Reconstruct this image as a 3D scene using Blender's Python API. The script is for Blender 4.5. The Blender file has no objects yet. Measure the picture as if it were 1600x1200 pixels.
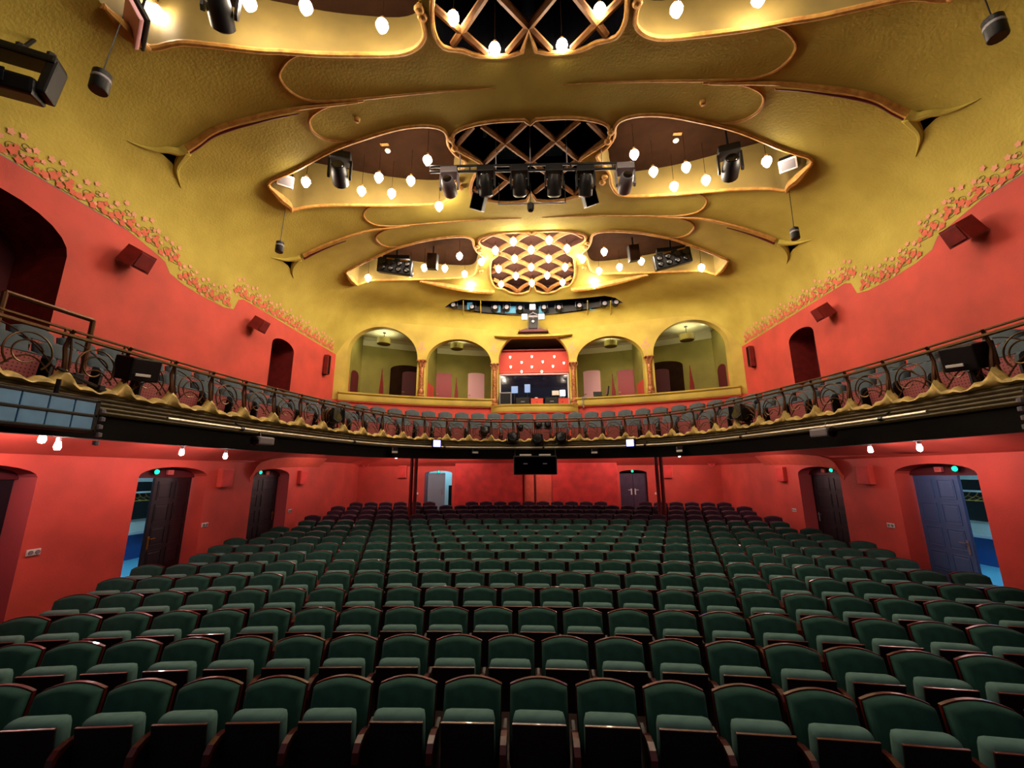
import bpy, bmesh, math, random
from mathutils import Vector, Matrix
from mathutils.geometry import delaunay_2d_cdt
random.seed(7)
scene = bpy.context.scene
COL = scene.collection
PI = math.pi

# ------------------------------------------------------------------ camera
# z = 0 is the eye of the photographer, who stands on the stage 1.6 m above the boards
F_PX, YAW, PITCH, ROLL = 644.0, math.radians(3.13), math.radians(12.27), math.radians(-0.205)
def cam_axes():
    cy, sy, cp, sp = math.cos(YAW), math.sin(YAW), math.cos(PITCH), math.sin(PITCH)
    f = Vector((-sy*cp, cy*cp, sp)); r = Vector((cy, sy, 0)); u = r.cross(f)
    c, s = math.cos(ROLL), math.sin(ROLL)
    return c*r + s*u, -s*r + c*u, f
RT, UP, FW = cam_axes()
cam_d = bpy.data.cameras.new('camera')
cam_d.sensor_width = 36.0; cam_d.lens = F_PX/1600*36.0; cam_d.clip_start = 0.05; cam_d.clip_end = 200
cam = bpy.data.objects.new('camera', cam_d); COL.objects.link(cam)
cam.matrix_world = Matrix(((RT.x, UP.x, -FW.x, 0), (RT.y, UP.y, -FW.y, 0), (RT.z, UP.z, -FW.z, 0), (0, 0, 0, 1)))
scene.camera = cam

# ------------------------------------------------------------------ world, exposure
wd = bpy.data.worlds.new('world'); scene.world = wd; wd.use_nodes = True
wd.node_tree.nodes['Background'].inputs[0].default_value = (0.75, 0.85, 1.0, 1)
wd.node_tree.nodes['Background'].inputs[1].default_value = 0.11
vs = scene.view_settings
vs.view_transform = 'Standard'; vs.look = 'None'; vs.gamma = 1.0; vs.use_curve_mapping = False
vs.exposure = 0.4

# light levels of the lamps
BULB = 110.0        # clear bulbs in the ceiling openings
SPOTBULB = 270.0    # lamps under the balcony, the added unseen ones too
GALLERY = 110.0      # gallery pendants
CORRIDOR = 70.0      # corridor tubes

# ------------------------------------------------------------------ helpers
def lin(c):
    return tuple(((v/255)/12.92 if v/255 <= 0.04045 else ((v/255+0.055)/1.055)**2.4) for v in c) + (1.0,)
def ray(px, py):
    """direction through a pixel of the 1600x1200 frame, scaled so that y = 1"""
    d = RT*((px-800)/F_PX) - UP*((py-600)/F_PX) + FW
    return d/d.y
def at(px, py, Y):
    return ray(px, py)*Y
def at_x(px, py, X):
    d = ray(px, py); return d*(X/d.x)
def at_z(px, py, Z):
    d = ray(px, py); return d*(Z/d.z)

MATS = {}
def mat(name, rgb, rough=0.6, metal=0.0, var=0.0, scale=6.0, bump=0.0, bscale=60.0, emit=0.0, ergb=None, coat=0.0, rgb2=None, spec=None):
    m = bpy.data.materials.new(name); m.use_nodes = True; MATS[name] = m
    nt = m.node_tree; b = nt.nodes['Principled BSDF']
    b.inputs['Roughness'].default_value = rough; b.inputs['Metallic'].default_value = metal
    b.inputs['Base Color'].default_value = lin(rgb)
    if spec is not None: b.inputs['Specular IOR Level'].default_value = spec
    if coat: b.inputs['Coat Weight'].default_value = coat
    if emit:
        b.inputs['Emission Color'].default_value = lin(ergb or rgb); b.inputs['Emission Strength'].default_value = emit
    if var or bump:
        tc = nt.nodes.new('ShaderNodeTexCoord')
    if var:
        n = nt.nodes.new('ShaderNodeTexNoise'); n.inputs['Scale'].default_value = scale; n.inputs['Detail'].default_value = 5
        nt.links.new(tc.outputs['Object'], n.inputs['Vector'])
        r = nt.nodes.new('ShaderNodeValToRGB')
        c2 = rgb2 or tuple(max(0, v*(1-var)) for v in rgb)
        c1 = rgb if rgb2 else tuple(min(255, v*(1+var*0.6)) for v in rgb)
        r.color_ramp.elements[0].position = 0.32; r.color_ramp.elements[1].position = 0.68
        r.color_ramp.elements[0].color = lin(c2); r.color_ramp.elements[1].color = lin(c1)
        nt.links.new(n.outputs['Fac'], r.inputs['Fac']); nt.links.new(r.outputs['Color'], b.inputs['Base Color'])
    if bump:
        n2 = nt.nodes.new('ShaderNodeTexNoise'); n2.inputs['Scale'].default_value = bscale; n2.inputs['Detail'].default_value = 6
        nt.links.new(tc.outputs['Object'], n2.inputs['Vector'])
        bp = nt.nodes.new('ShaderNodeBump'); bp.inputs['Strength'].default_value = bump; bp.inputs['Distance'].default_value = 0.02
        nt.links.new(n2.outputs['Fac'], bp.inputs['Height']); nt.links.new(bp.outputs['Normal'], b.inputs['Normal'])
    return m
def perforated(name, rgb, dot):
    m = mat(name, rgb, 0.5); nt = m.node_tree; b = nt.nodes['Principled BSDF']
    tc = nt.nodes.new('ShaderNodeTexCoord'); mp = nt.nodes.new('ShaderNodeMapping'); mp.inputs['Scale'].default_value = (24, 0, 24)
    v = nt.nodes.new('ShaderNodeTexVoronoi'); v.inputs['Randomness'].default_value = 0.0; v.inputs['Scale'].default_value = 1.0
    nt.links.new(tc.outputs['Object'], mp.inputs['Vector']); nt.links.new(mp.outputs['Vector'], v.inputs['Vector'])
    r = nt.nodes.new('ShaderNodeValToRGB'); r.color_ramp.interpolation = 'CONSTANT'
    r.color_ramp.elements[0].color = lin(dot); r.color_ramp.elements[1].position = 0.22; r.color_ramp.elements[1].color = lin(rgb)
    nt.links.new(v.outputs['Distance'], r.inputs['Fac']); nt.links.new(r.outputs['Color'], b.inputs['Base Color'])
    return m

def link(o, parent=None):
    COL.objects.link(o)
    if parent is not None: o.parent = parent
    return o
class MB:
    """collects vertices and faces and builds one mesh object"""
    def __init__(s): s.v = []; s.f = []
    def add(s, vs, fs):
        k = len(s.v); s.v += [tuple(p) for p in vs]; s.f += [tuple(i+k for i in f) for f in fs]; return s
    def box(s, c, d, M=None, taper=1.0):
        x, y, z = d[0]/2, d[1]/2, d[2]/2
        P = [Vector((a*x*(taper if q > 0 else 1), b*y*(taper if q > 0 else 1), q*z)) for q in (-1, 1) for b in (-1, 1) for a in (-1, 1)]
        if M is not None: P = [M @ p for p in P]
        c = Vector(c)
        return s.add([p+c for p in P], [(0, 2, 3, 1), (4, 5, 7, 6), (0, 1, 5, 4), (2, 6, 7, 3), (0, 4, 6, 2), (1, 3, 7, 5)])
    def bbox(s, c, d, b=0.01, M=None):
        """box with chamfered edges"""
        x, y, z = d[0]/2, d[1]/2, d[2]/2; b = min(b, x*.9, y*.9, z*.9)
        bm = bmesh.new(); bmesh.ops.create_cube(bm, size=1)
        for q in bm.verts: q.co = Vector((q.co.x*2*x, q.co.y*2*y, q.co.z*2*z))
        bmesh.ops.bevel(bm, geom=list(bm.edges), offset=b, segments=2, affect='EDGES', profile=0.6)
        c = Vector(c); bm.verts.index_update()
        P = [(M @ q.co if M is not None else q.co)+c for q in bm.verts]
        s.add(P, [[q.index for q in f.verts] for f in bm.faces]); bm.free(); return s
    def tube(s, pts, r, n=8, closed=False, caps=True, flat=1.0, up=None):
        pts = [Vector(p) for p in pts]; m = len(pts); rr = r if callable(r) else (lambda t: r)
        V = []; pr = None
        for i, p in enumerate(pts):
            a = pts[(i-1) % m] if (closed or i > 0) else p; b = pts[(i+1) % m] if (closed or i < m-1) else p
            t = (b-a); t = t.normalized() if t.length > 1e-9 else Vector((0, 0, 1))
            if pr is None:
                h = up or (Vector((0, 0, 1)) if abs(t.z) < 0.9 else Vector((1, 0, 0)))
            else: h = pr
            w = h - t*h.dot(t)
            if w.length < 1e-6: w = t.orthogonal()
            w.normalize(); pr = w; q = t.cross(w); rad = rr(i/max(1, m-1))
            for k in range(n):
                g = 2*PI*k/n; V.append(p + w*(math.cos(g)*rad) + q*(math.sin(g)*rad*flat))
        Fc = []
        for i in range(m if closed else m-1):
            j = (i+1) % m
            for k in range(n):
                l = (k+1) % n; Fc.append((i*n+k, i*n+l, j*n+l, j*n+k))
        if caps and not closed: Fc += [tuple(range(n))[::-1], tuple((m-1)*n+k for k in range(n))]
        return s.add(V, Fc)
    def lathe(s, prof, n=16, M=None, caps=True):
        V = []
        for r, z in prof:
            for k in range(n):
                g = 2*PI*k/n; V.append(Vector((r*math.cos(g), r*math.sin(g), z)))
        Fc = [(i*n+k, i*n+(k+1) % n, (i+1)*n+(k+1) % n, (i+1)*n+k) for i in range(len(prof)-1) for k in range(n)]
        if caps: Fc += [tuple(range(n))[::-1], tuple((len(prof)-1)*n+k for k in range(n))]
        if M is not None: V = [M @ v for v in V]
        return s.add(V, Fc)
    def prism(s, poly, f, d):
        """poly of 2D points mapped by f(a, b) to 3D, given thickness vector d"""
        n = len(poly); A = [Vector(f(*p)) for p in poly]; d = Vector(d)
        return s.add(A+[p+d for p in A], [tuple(range(n)), tuple(range(n, 2*n))[::-1]]+[(i, i+n, (i+1) % n+n, (i+1) % n) for i in range(n)])
    def sweep(s, prof, path, nrm, closed=True, caps=True):
        """prof: (offset along nrm, z) pairs; path: plan points; nrm: plan normals"""
        n = len(prof); V = []
        for p, q in zip(path, nrm):
            for o, z in prof: V.append((p[0]+q[0]*o, p[1]+q[1]*o, z))
        Fc = []
        for i in range(len(path)-1):
            for k in range(n if closed else n-1):
                l = (k+1) % n; Fc.append((i*n+k, i*n+l, (i+1)*n+l, (i+1)*n+k))
        if closed and caps: Fc += [tuple(range(n))[::-1], tuple((len(path)-1)*n+k for k in range(n))]
        return s.add(V, Fc)
    def build(s, name, m, parent=None, smooth=False, loc=None, auto=None):
        me = bpy.data.meshes.new(name); me.from_pydata(s.v, [], s.f)
        bm = bmesh.new(); bm.from_mesh(me); bmesh.ops.recalc_face_normals(bm, faces=bm.faces)
        if smooth:
            for f in bm.faces: f.smooth = True
            ang = auto if auto is not None else math.radians(40)
            for e in bm.edges:
                if len(e.link_faces) == 2 and e.calc_face_angle(0) > ang: e.smooth = False
        bm.to_mesh(me); bm.free()
        if m is not None: me.materials.append(MATS[m] if isinstance(m, str) else m)
        o = bpy.data.objects.new(name, me)
        if loc is not None: o.location = loc
        return link(o, parent)
def tag(o, label=None, cat=None, group=None, kind=None):
    if label: o['label'] = label
    if cat: o['category'] = cat
    if group: o['group'] = group
    if kind: o['kind'] = kind
    return o
def thing(name, label, cat, loc=(0, 0, 0), rotz=0.0, group=None):
    o = bpy.data.objects.new(name, None); o.empty_display_size = 0.1; o.location = loc; o.rotation_euler = (0, 0, rotz)
    return tag(link(o), label, cat, group)
def struct(o, label=None): return tag(o, label, kind='structure')
def dup(root, loc=None, rotz=None, label=None, group=None, skip=()):
    r = root.copy(); COL.objects.link(r)
    if loc is not None: r.location = loc
    if rotz is not None: r.rotation_euler = (0, 0, rotz)
    tag(r, label, None, group)
    for ch in root.children:
        if ch.name.split('.')[0] in skip: continue
        c = ch.copy(); COL.objects.link(c); c.parent = r
        for g in ch.children:
            d = g.copy(); COL.objects.link(d); d.parent = c
    return r
def rotm(rx=0, ry=0, rz=0):
    return Matrix.Rotation(rz, 3, 'Z') @ Matrix.Rotation(ry, 3, 'Y') @ Matrix.Rotation(rx, 3, 'X')
def inside(p, poly):
    x, y = p; c = False; j = len(poly)-1
    for i in range(len(poly)):
        xi, yi = poly[i]; xj, yj = poly[j]
        if (yi > y) != (yj > y) and x < (xj-xi)*(y-yi)/(yj-yi)+xi: c = not c
        j = i
    return c
def holed(outline, holes, f, pts=()):
    """MB of a 2D region with holes, mapped by f(a, b) to 3D"""
    V = [Vector(p) for p in outline]; E = [(i, (i+1) % len(outline)) for i in range(len(outline))]
    for h in holes:
        k = len(V); V += [Vector(p) for p in h]; E += [(k+i, k+(i+1) % len(h)) for i in range(len(h))]
    for p in pts:
        if inside(p, outline) and not any(inside(p, h) for h in holes): V.append(Vector(p))
    r = delaunay_2d_cdt(V, E, [], 0, 1e-6)
    vo, fo = r[0], r[2]; F2 = []
    for t in fo:
        c = ((vo[t[0]].x+vo[t[1]].x+vo[t[2]].x)/3, (vo[t[0]].y+vo[t[1]].y+vo[t[2]].y)/3)
        if inside(c, outline) and not any(inside(c, h) for h in holes): F2.append(tuple(t))
    m = MB(); m.add([f(v.x, v.y) for v in vo], F2); return m
def smooth_line(pts, n=6, closed=False):
    """Catmull-Rom through points of any dimension"""
    P = [Vector(p) for p in pts]; m = len(P); out = []
    for i in range(m if closed else m-1):
        a = P[(i-1) % m] if (closed or i > 0) else P[0]*2-P[1]
        b = P[i]; c = P[(i+1) % m]; d = P[(i+2) % m] if (closed or i < m-2) else P[-1]*2-P[-2]
        for k in range(n):
            t = k/n; out.append(0.5*((2*b)+(c-a)*t+(2*a-5*b+4*c-d)*t*t+(3*b-a-3*c+d)*t**3))
    if not closed: out.append(P[-1])
    return out
def arch(a0, a1, z0, zs, rise, n=12):
    """arched opening outline in a (along, z) plane"""
    c, h = (a0+a1)/2, (a1-a0)/2
    return [(a0, z0), (a1, z0)] + [(c+h*math.cos(PI*k/n), zs+rise*math.sin(PI*k/n)) for k in range(n+1)]
def ordinal(k): return ['', 'first', 'second', 'third', 'fourth', 'fifth', 'sixth', 'seventh', 'eighth', 'ninth', 'tenth', 'eleventh', 'twelfth', 'thirteenth', 'fourteenth', 'fifteenth', 'sixteenth', 'seventeenth', 'eighteenth', 'nineteenth', 'twentieth', 'twenty-first', 'twenty-second', 'twenty-third', 'twenty-fourth', 'twenty-fifth', 'twenty-sixth', 'twenty-seventh', 'twenty-eighth', 'twenty-ninth', 'thirtieth', 'thirty-first', 'thirty-second', 'thirty-third', 'thirty-fourth', 'thirty-fifth'][k]

# ------------------------------------------------------------------ materials
mat('red_wall', (197, 70, 58), 0.75, var=0.10, scale=1.2, bump=0.12, bscale=40)
mat('red_panel', (196, 48, 44), 0.7, var=0.12, scale=3)
mat('red_light', (212, 86, 66), 0.7, var=0.05)
mat('red_dark', (120, 22, 20), 0.6, var=0.15)
mat('maroon', (84, 10, 22), 0.6)
mat('pink_reveal', (205, 90, 95), 0.6)
mat('olive', (186, 168, 72), 0.85, var=0.10, scale=1.3, bump=0.4, bscale=22, rgb2=(168, 150, 58))
mat('olive_wall', (186, 164, 72), 0.8, var=0.08, scale=1.4, bump=0.2, bscale=30)
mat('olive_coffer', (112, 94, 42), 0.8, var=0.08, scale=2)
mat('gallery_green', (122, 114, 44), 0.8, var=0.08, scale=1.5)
mat('gallery_ceiling', (196, 192, 150), 0.8)
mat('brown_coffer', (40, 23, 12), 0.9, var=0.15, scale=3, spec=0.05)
mat('orange_mould', (182, 136, 64), 0.6, var=0.18, scale=9, rgb2=(150, 98, 46), spec=0.25)
mat('lattice_panel', (56, 34, 27), 0.8, var=0.1, spec=0.1)
mat('lattice_wood', (124, 82, 42), 0.65, var=0.15, scale=9, spec=0.2)
mat('teal_lit', (70, 130, 150), 0.4, emit=0.55, ergb=(80, 150, 175))  # faint glow put into the slot panes so they look lit
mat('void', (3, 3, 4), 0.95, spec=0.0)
mat('black', (8, 8, 10), 0.5, spec=0.35)
mat('black_gloss', (12, 12, 15), 0.18)
mat('dark_metal', (24, 24, 28), 0.4, metal=0.6)
mat('grey_metal', (126, 122, 130), 0.45, metal=0.2)
mat('white_paint', (214, 212, 206), 0.5)
mat('pipe', (172, 160, 140), 0.35, metal=0.5)
mat('seat_green', (33, 68, 61), 0.95, var=0.10, scale=9, spec=0.2)
mat('cushion_green', (80, 112, 108), 0.95, var=0.08, scale=9, spec=0.2)
mat('seat_wood', (70, 20, 15), 0.3, var=0.25, scale=8, coat=0.15)
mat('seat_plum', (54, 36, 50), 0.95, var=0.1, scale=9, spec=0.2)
mat('seat_dark', (20, 10, 10), 0.55)
mat('brass', (150, 110, 50), 0.35, metal=0.8)
mat('stall_floor', (44, 20, 16), 0.7, var=0.2, scale=4)
mat('balcony_grey', (66, 79, 88), 0.9, var=0.1, scale=8)
perforated('balcony_pink', (168, 88, 90), (96, 40, 42))
mat('balcony_floor', (70, 24, 20), 0.7)
mat('gilt', (204, 178, 104), 0.5, metal=0.15, var=0.15, scale=12)
mat('fascia', (82, 68, 26), 0.6, var=0.12, scale=10)
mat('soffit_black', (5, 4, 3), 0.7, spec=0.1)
mat('bronze', (88, 56, 30), 0.4, metal=0.6)
mat('rail_bronze', (96, 72, 44), 0.35, metal=0.6)
mat('door_dark', (13, 9, 22), 0.45)
mat('door_blue', (56, 92, 142), 0.5)
mat('door_violet', (62, 46, 70), 0.5, var=0.1)
mat('door_grey', (128, 146, 160), 0.6)
mat('door_red', (134, 14, 30), 0.5)
mat('door_pink', (214, 160, 168), 0.5)
mat('corridor_white', (214, 220, 206), 0.6)
mat('corridor_floor', (120, 190, 210), 0.4)
mat('corridor_blue', (40, 84, 150), 0.5)
mat('column_gold', (198, 136, 86), 0.35, metal=0.35, var=0.25, scale=14, rgb2=(120, 62, 34))
mat('stencil_pink', (216, 150, 122), 0.8)
mat('stencil_red', (206, 98, 72), 0.8)
mat('stencil_green', (146, 140, 86), 0.8)
mat('glass_dark', (16, 16, 34), 0.08, coat=0.5)
mat('teal_panel', (92, 150, 168), 0.4)
mat('softbox', (104, 158, 205), 0.5, var=0.05)
mat('bulb', (255, 226, 180), 0.3, emit=BULB, ergb=(255, 234, 206))
mat('bulb_cool', (255, 236, 230), 0.3, emit=SPOTBULB, ergb=(255, 226, 214))
mat('bulb_small', (255, 240, 220), 0.3, emit=9.0, ergb=(255, 226, 190))
mat('gallery_glow', (255, 250, 226), 0.3, emit=GALLERY, ergb=(255, 248, 214))
mat('exit_green', (20, 200, 150), 0.3, emit=1.6, ergb=(20, 220, 160))
mat('led_blue', (190, 190, 255), 0.3, emit=7.0, ergb=(120, 120, 255))
mat('led_white', (255, 255, 255), 0.3, emit=2.0)
mat('blue_dot', (60, 150, 255), 0.3, emit=4.0)
mat('tube_cool', (200, 240, 255), 0.3, emit=CORRIDOR, ergb=(150, 215, 255))
mat('screen', (120, 150, 200), 0.3, emit=0.35, ergb=(120, 160, 220))  # faint glow of the reflections put into the booth window sheets
mat('tube_slot', (200, 230, 255), 0.3, emit=9.0, ergb=(190, 225, 255))

# ================================================================== THE HALL
W, H, ZB = 7.5, 7.2, 4.45           # half width, ceiling crown, foot of the side coves
def Yo(X): return 17.0 - X*X/24.2   # plan of the arcade wall above the balcony
def sstep(a, b, x):
    t = min(1, max(0, (x-a)/(b-a))); return t*t*(3-2*t)
def rear_base(X): return ZB + 1.65*(1-min(1, abs(X)/W)**12)
def vault(X, Y):
    ax = min(1.0, abs(X)/W); dr = Yo(X)-Y
    b = min(1.0, max(0.0, 1-dr/2.6))
    zs = ZB + 1.65*(1-ax**12)*(b*b*(3-2*b))
    sx = (1-ax**2.5)**0.4; sb = max(0.0, 1-b**2.2)**(1/2.2)
    return zs + (H-zs)*sx*sb
def on_vault(px, py, drop=0.0):
    """where the line of sight meets the vault"""
    d = ray(px, py); lo, hi = 0.5, 0.5
    while hi < 17.2:
        p = d*hi
        if abs(p.x) >= W or p.y >= Yo(p.x) or p.z > vault(p.x, p.y)-drop: break
        lo = hi; hi += 0.05
    for _ in range(30):
        m = (lo+hi)/2; p = d*m
        if abs(p.x) >= W or p.y >= Yo(p.x) or p.z > vault(p.x, p.y)-drop: hi = m
        else: lo = m
    return d*lo
def vpath(pxs, mirror=False):
    out = [on_vault(x, y) for x, y in pxs]
    return [Vector((-p.x, p.y, p.z)) for p in out] if mirror else out
def drape(P, n=5, closed=False, drop=0.0):
    """smooth a path in plan and lay it back onto the vault"""
    Q = smooth_line([(p.x, p.y) for p in P], n, closed)
    return [Vector((q.x, q.y, vault(q.x, q.y)-drop)) for q in Q]

# ---- ceiling openings, traced from the left half and mirrored
O2 = [(419, 287), (444, 273), (468, 262), (520, 234), (566, 217), (620, 201), (660, 196), (688, 200), (699, 211), (701, 226), (712, 241), (728, 252), (717, 268), (709, 282), (707, 298), (698, 312), (680, 318), (630, 320), (580, 320), (520, 320), (480, 323), (456, 327), (440, 312)]
O3 = [(541, 424), (552, 418), (590, 400), (617, 388), (642, 381), (666, 375), (699, 370), (726, 369), (738, 374), (741, 384), (746, 393), (756, 401), (748, 408), (746, 418), (742, 428), (730, 433), (690, 435), (650, 436), (610, 437), (578, 438), (559, 444), (548, 434)]
O1 = [(160, 8), (205, 50), (236, 74), (280, 66), (330, 70), (400, 78), (440, 80), (500, 84), (560, 85), (620, 84), (650, 74), (664, 55), (660, 30), (655, 5)]
C2 = [(722, 190), (745, 183), (790, 181), (815, 181), (827, 187)]
def plan(P): return [(p.x, p.y) for p in P]
o2 = plan(drape(vpath(O2), 3, True)); o3 = plan(drape(vpath(O3), 3, True))
o1v = vpath(O1)                                        # only the far edge of the nearest opening is in the picture
o1 = plan(drape(o1v, 3)); yt = 2.35
o1 = o1 + [(o1[-1][0], yt+0.9), (o1[-1][0]-0.5, yt), (-3.6, yt-0.1), (o1[0][0]+0.2, yt+0.5)]
def mir(poly): return [(-x, y) for x, y in poly][::-1]
HALF = [(0.12, -0.02), (0.8, -0.02), (1.3, 0.06), (1.62, 0.2), (1.72, 0.44), (1.66, 0.66), (1.46, 0.86), (1.14, 1.2), (1.36, 1.5), (1.5, 1.8), (1.57, 2.15), (1.47, 2.42), (1.15, 2.5), (0.9, 2.6), (0.45, 2.64), (0.12, 2.58)]
def module(y0, k):
    R = [(x, y0+d*k) for x, d in HALF]; P = smooth_line(R, 3)
    return [(0, y0+0.10*k)] + [(p.x, p.y) for p in P] + [(0, y0+2.26*k)] + [(-p.x, p.y) for p in P][::-1]
def shift(poly, dy): return [(x, y+dy) for x, y in poly]
cen1 = module(3.02, 1.075); cen2 = module(7.23, 1.0)
cen3 = [(x*(0.98 if y < 12.3 else 1.0), y) for x, y in module(11.3, 1.0)]
cen3 = [(x, y if y < 12.9 else 12.9+(y-12.9)*(2.5/1.04)) for x, y in cen3]
SLOT_PX = [(695, 480), (706, 472), (722, 468), (760, 470), (800, 471), (834, 472), (834, 494), (800, 493), (760, 490), (722, 485)]
slot_l = plan(vpath(SLOT_PX)); slot = slot_l[:5] + [(0, slot_l[5][1])] + [(-x, y) for x, y in slot_l[:5]][::-1] + [(-x, y) for x, y in slot_l[7:]] + [(0, slot_l[6][1])] + slot_l[7:][::-1]
CLAW1 = [(236, 232), (256, 230), (278, 229), (293, 236), (288, 250), (279, 268), (268, 254), (255, 242)]
CLAW2 = [(436, 404), (450, 402), (463, 405), (463, 413), (457, 425), (450, 415)]
claws = [plan(vpath(CLAW1)), plan(vpath(CLAW2))]
holes = [o1, mir(o1), o2, mir(o2), o3, mir(o3), cen1, cen2, cen3, slot] + claws + [mir(c) for c in claws]
def to_par(x, y):
    q = min(1.0, max(0.0, 1-(Yo(x)-y)/2.6))
    return (5.2*math.asin(max(-1, min(1, x/W))), y if q <= 0 else Yo(x)-2.6+2.6*math.asin(q))
def from_par(a, b):
    x = W*math.sin(max(-PI/2, min(PI/2, a/5.2))); y0 = Yo(x)-2.6
    y = b if b <= y0 else y0+2.6*math.sin(min(PI/2, (b-y0)/2.6))
    return x, y
AM = 5.2*PI/2
def rear_par(a):
    x = W*math.sin(max(-PI/2, min(PI/2, a/5.2))); return Yo(x)-2.6+2.6*PI/2
AS = [-AM+2*AM*k/92 for k in range(93)]
outline = [(a, 0.3) for a in AS] + [(AM, 0.3+(rear_par(AM)-0.3)*k/90) for k in range(1, 90)] + [(a, rear_par(a)) for a in AS[::-1]] + [(-AM, 0.3+(rear_par(AM)-0.3)*k/90) for k in range(89, 0, -1)]
inner = [(a+random.uniform(-.004, .004), 0.3+(rear_par(a)-0.3)*k/90) for a in AS[1:-1] for k in range(1, 90)]
def vmap(a, b):
    x, y = from_par(a, b); return (x, y, vault(x, y))
cm = holed(outline, [[to_par(*p) for p in h] for h in holes], vmap, inner)
ceiling = struct(cm.build('ceiling', 'olive', smooth=True, auto=math.radians(60)), 'mustard plaster vault with bulb-lit openings and raised ornament')

def skirt(m, poly, ztop, inset=0.0):
    n = len(poly); cx = sum(p[0] for p in poly)/n; cy = sum(p[1] for p in poly)/n
    A = [(x, y, vault(x, y)) for x, y in poly]
    B = [(x+(cx-x)*inset, y+(cy-y)*inset, ztop) for x, y in poly]
    m.add(A+B, [(i, (i+1) % n, (i+1) % n+n, i+n) for i in range(n)])
def lid(poly, z, inset=0.0):
    n = len(poly); cx = sum(p[0] for p in poly)/n; cy = sum(p[1] for p in poly)/n
    P = [(x+(cx-x)*inset, y+(cy-y)*inset) for x, y in poly]
    return holed(P, [], lambda x, y: (x, y, z))
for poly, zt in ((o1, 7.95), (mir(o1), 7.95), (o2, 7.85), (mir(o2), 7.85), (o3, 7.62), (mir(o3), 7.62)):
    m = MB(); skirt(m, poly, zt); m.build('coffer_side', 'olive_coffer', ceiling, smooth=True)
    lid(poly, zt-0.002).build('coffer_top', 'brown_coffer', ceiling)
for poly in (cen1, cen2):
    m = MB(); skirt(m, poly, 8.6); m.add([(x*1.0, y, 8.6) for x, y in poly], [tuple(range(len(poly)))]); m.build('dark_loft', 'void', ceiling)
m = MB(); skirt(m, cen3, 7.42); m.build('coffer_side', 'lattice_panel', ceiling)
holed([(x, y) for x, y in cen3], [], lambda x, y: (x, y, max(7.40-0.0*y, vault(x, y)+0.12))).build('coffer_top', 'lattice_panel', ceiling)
for c in claws + [mir(c) for c in claws]:
    m = MB(); n = len(c); cx = sum(p[0] for p in c)/n; cy = sum(p[1] for p in c)/n; cz = vault(cx, cy)+0.5
    m.add([(x, y, vault(x, y)) for x, y in c]+[(cx*1.04, cy, cz)], [(i, (i+1) % n, n) for i in range(n)]); m.build('claw_pocket', 'brown_coffer', ceiling)

# ---- mouldings round the openings
def mould(P, r, name='moulding', closed=True, mt='orange_mould', taper=None):
    m = MB(); m.tube(P, taper or r, 8, closed); return m.build(name, mt, ceiling, smooth=True)
for poly in (o2, mir(o2), o3, mir(o3), cen1, cen2, cen3):
    mould([Vector((x, y, vault(x, y)-0.01)) for x, y in poly], 0.042)
for s in (1, -1):
    q = o1[:len(o1)-4]; mould([Vector((s*x, y, vault(x, y)-0.01)) for x, y in q], 0.046, closed=False)
# scroll knobs where the openings meet the lattice
for (px, py) in ((705, 216), (710, 230), (720, 292), (716, 284), (746, 384), (750, 390), (753, 412), (752, 422), (655, 12), (660, 24)):
    p = on_vault(px, py)
    for s in (1, -1):
        m = MB(); m.lathe([(0.0, -0.07), (0.06, -0.05), (0.085, 0.0), (0.06, 0.05), (0.0, 0.07)], 10, None, caps=False)
        m.build('scroll_knob', 'orange_mould', ceiling, smooth=True, loc=(s*p.x, p.y, p.z-0.03))
# ---- lattice ribs: crossing bars between node points in plan
def lattice(y0, rows, a, b, poly, zrise, rad, ymax):
    seg = []
    for j in range(rows):
        for k in range(-4, 5):
            if (j+k) % 2: continue
            for dk in (-1, 1): seg.append(((k*a, y0+j*b), ((k+dk)*a, y0+(j+1)*b)))
    for p, q in seg:
        pts = []
        for t in range(7):
            x = p[0]+(q[0]-p[0])*t/6; y = p[1]+(q[1]-p[1])*t/6
            if inside((x, y), poly): pts.append(Vector((x, y, vault(x, y)+zrise*math.sin(PI*t/6)+0.02)))
        if len(pts) >= 2:
            m = MB(); m.tube(pts, rad, 6, flat=1.3); m.build('lattice_rib', 'lattice_wood', ceiling, smooth=True)
lattice(7.23, 4, 0.56, 0.60, cen2, 0.0, 0.05, 10)
lattice(3.02, 5, 0.56, 0.60, cen1, 0.0, 0.05, 6)
lattice(11.36, 7, 0.60, 0.565, cen3, 0.06, 0.07, 15.4)
# dim grid floors seen through the middle lattice
for (px, py, w, d) in ((742, 207, .55, .3), (793, 240, .5, .35), (866, 236, .45, .3), (932, 238, .3, .3)):
    p = at_z(px, py, 8.3); m = MB()
    for i in range(7): m.box((0, -d/2+d*i/6, 0), (w, 0.016, 0.02))
    for i in range(9): m.box((-w/2+w*i/8, 0, 0), (0.014, d, 0.02))
    m.build('walkway_grid', 'teal_panel', ceiling, loc=p)

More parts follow.
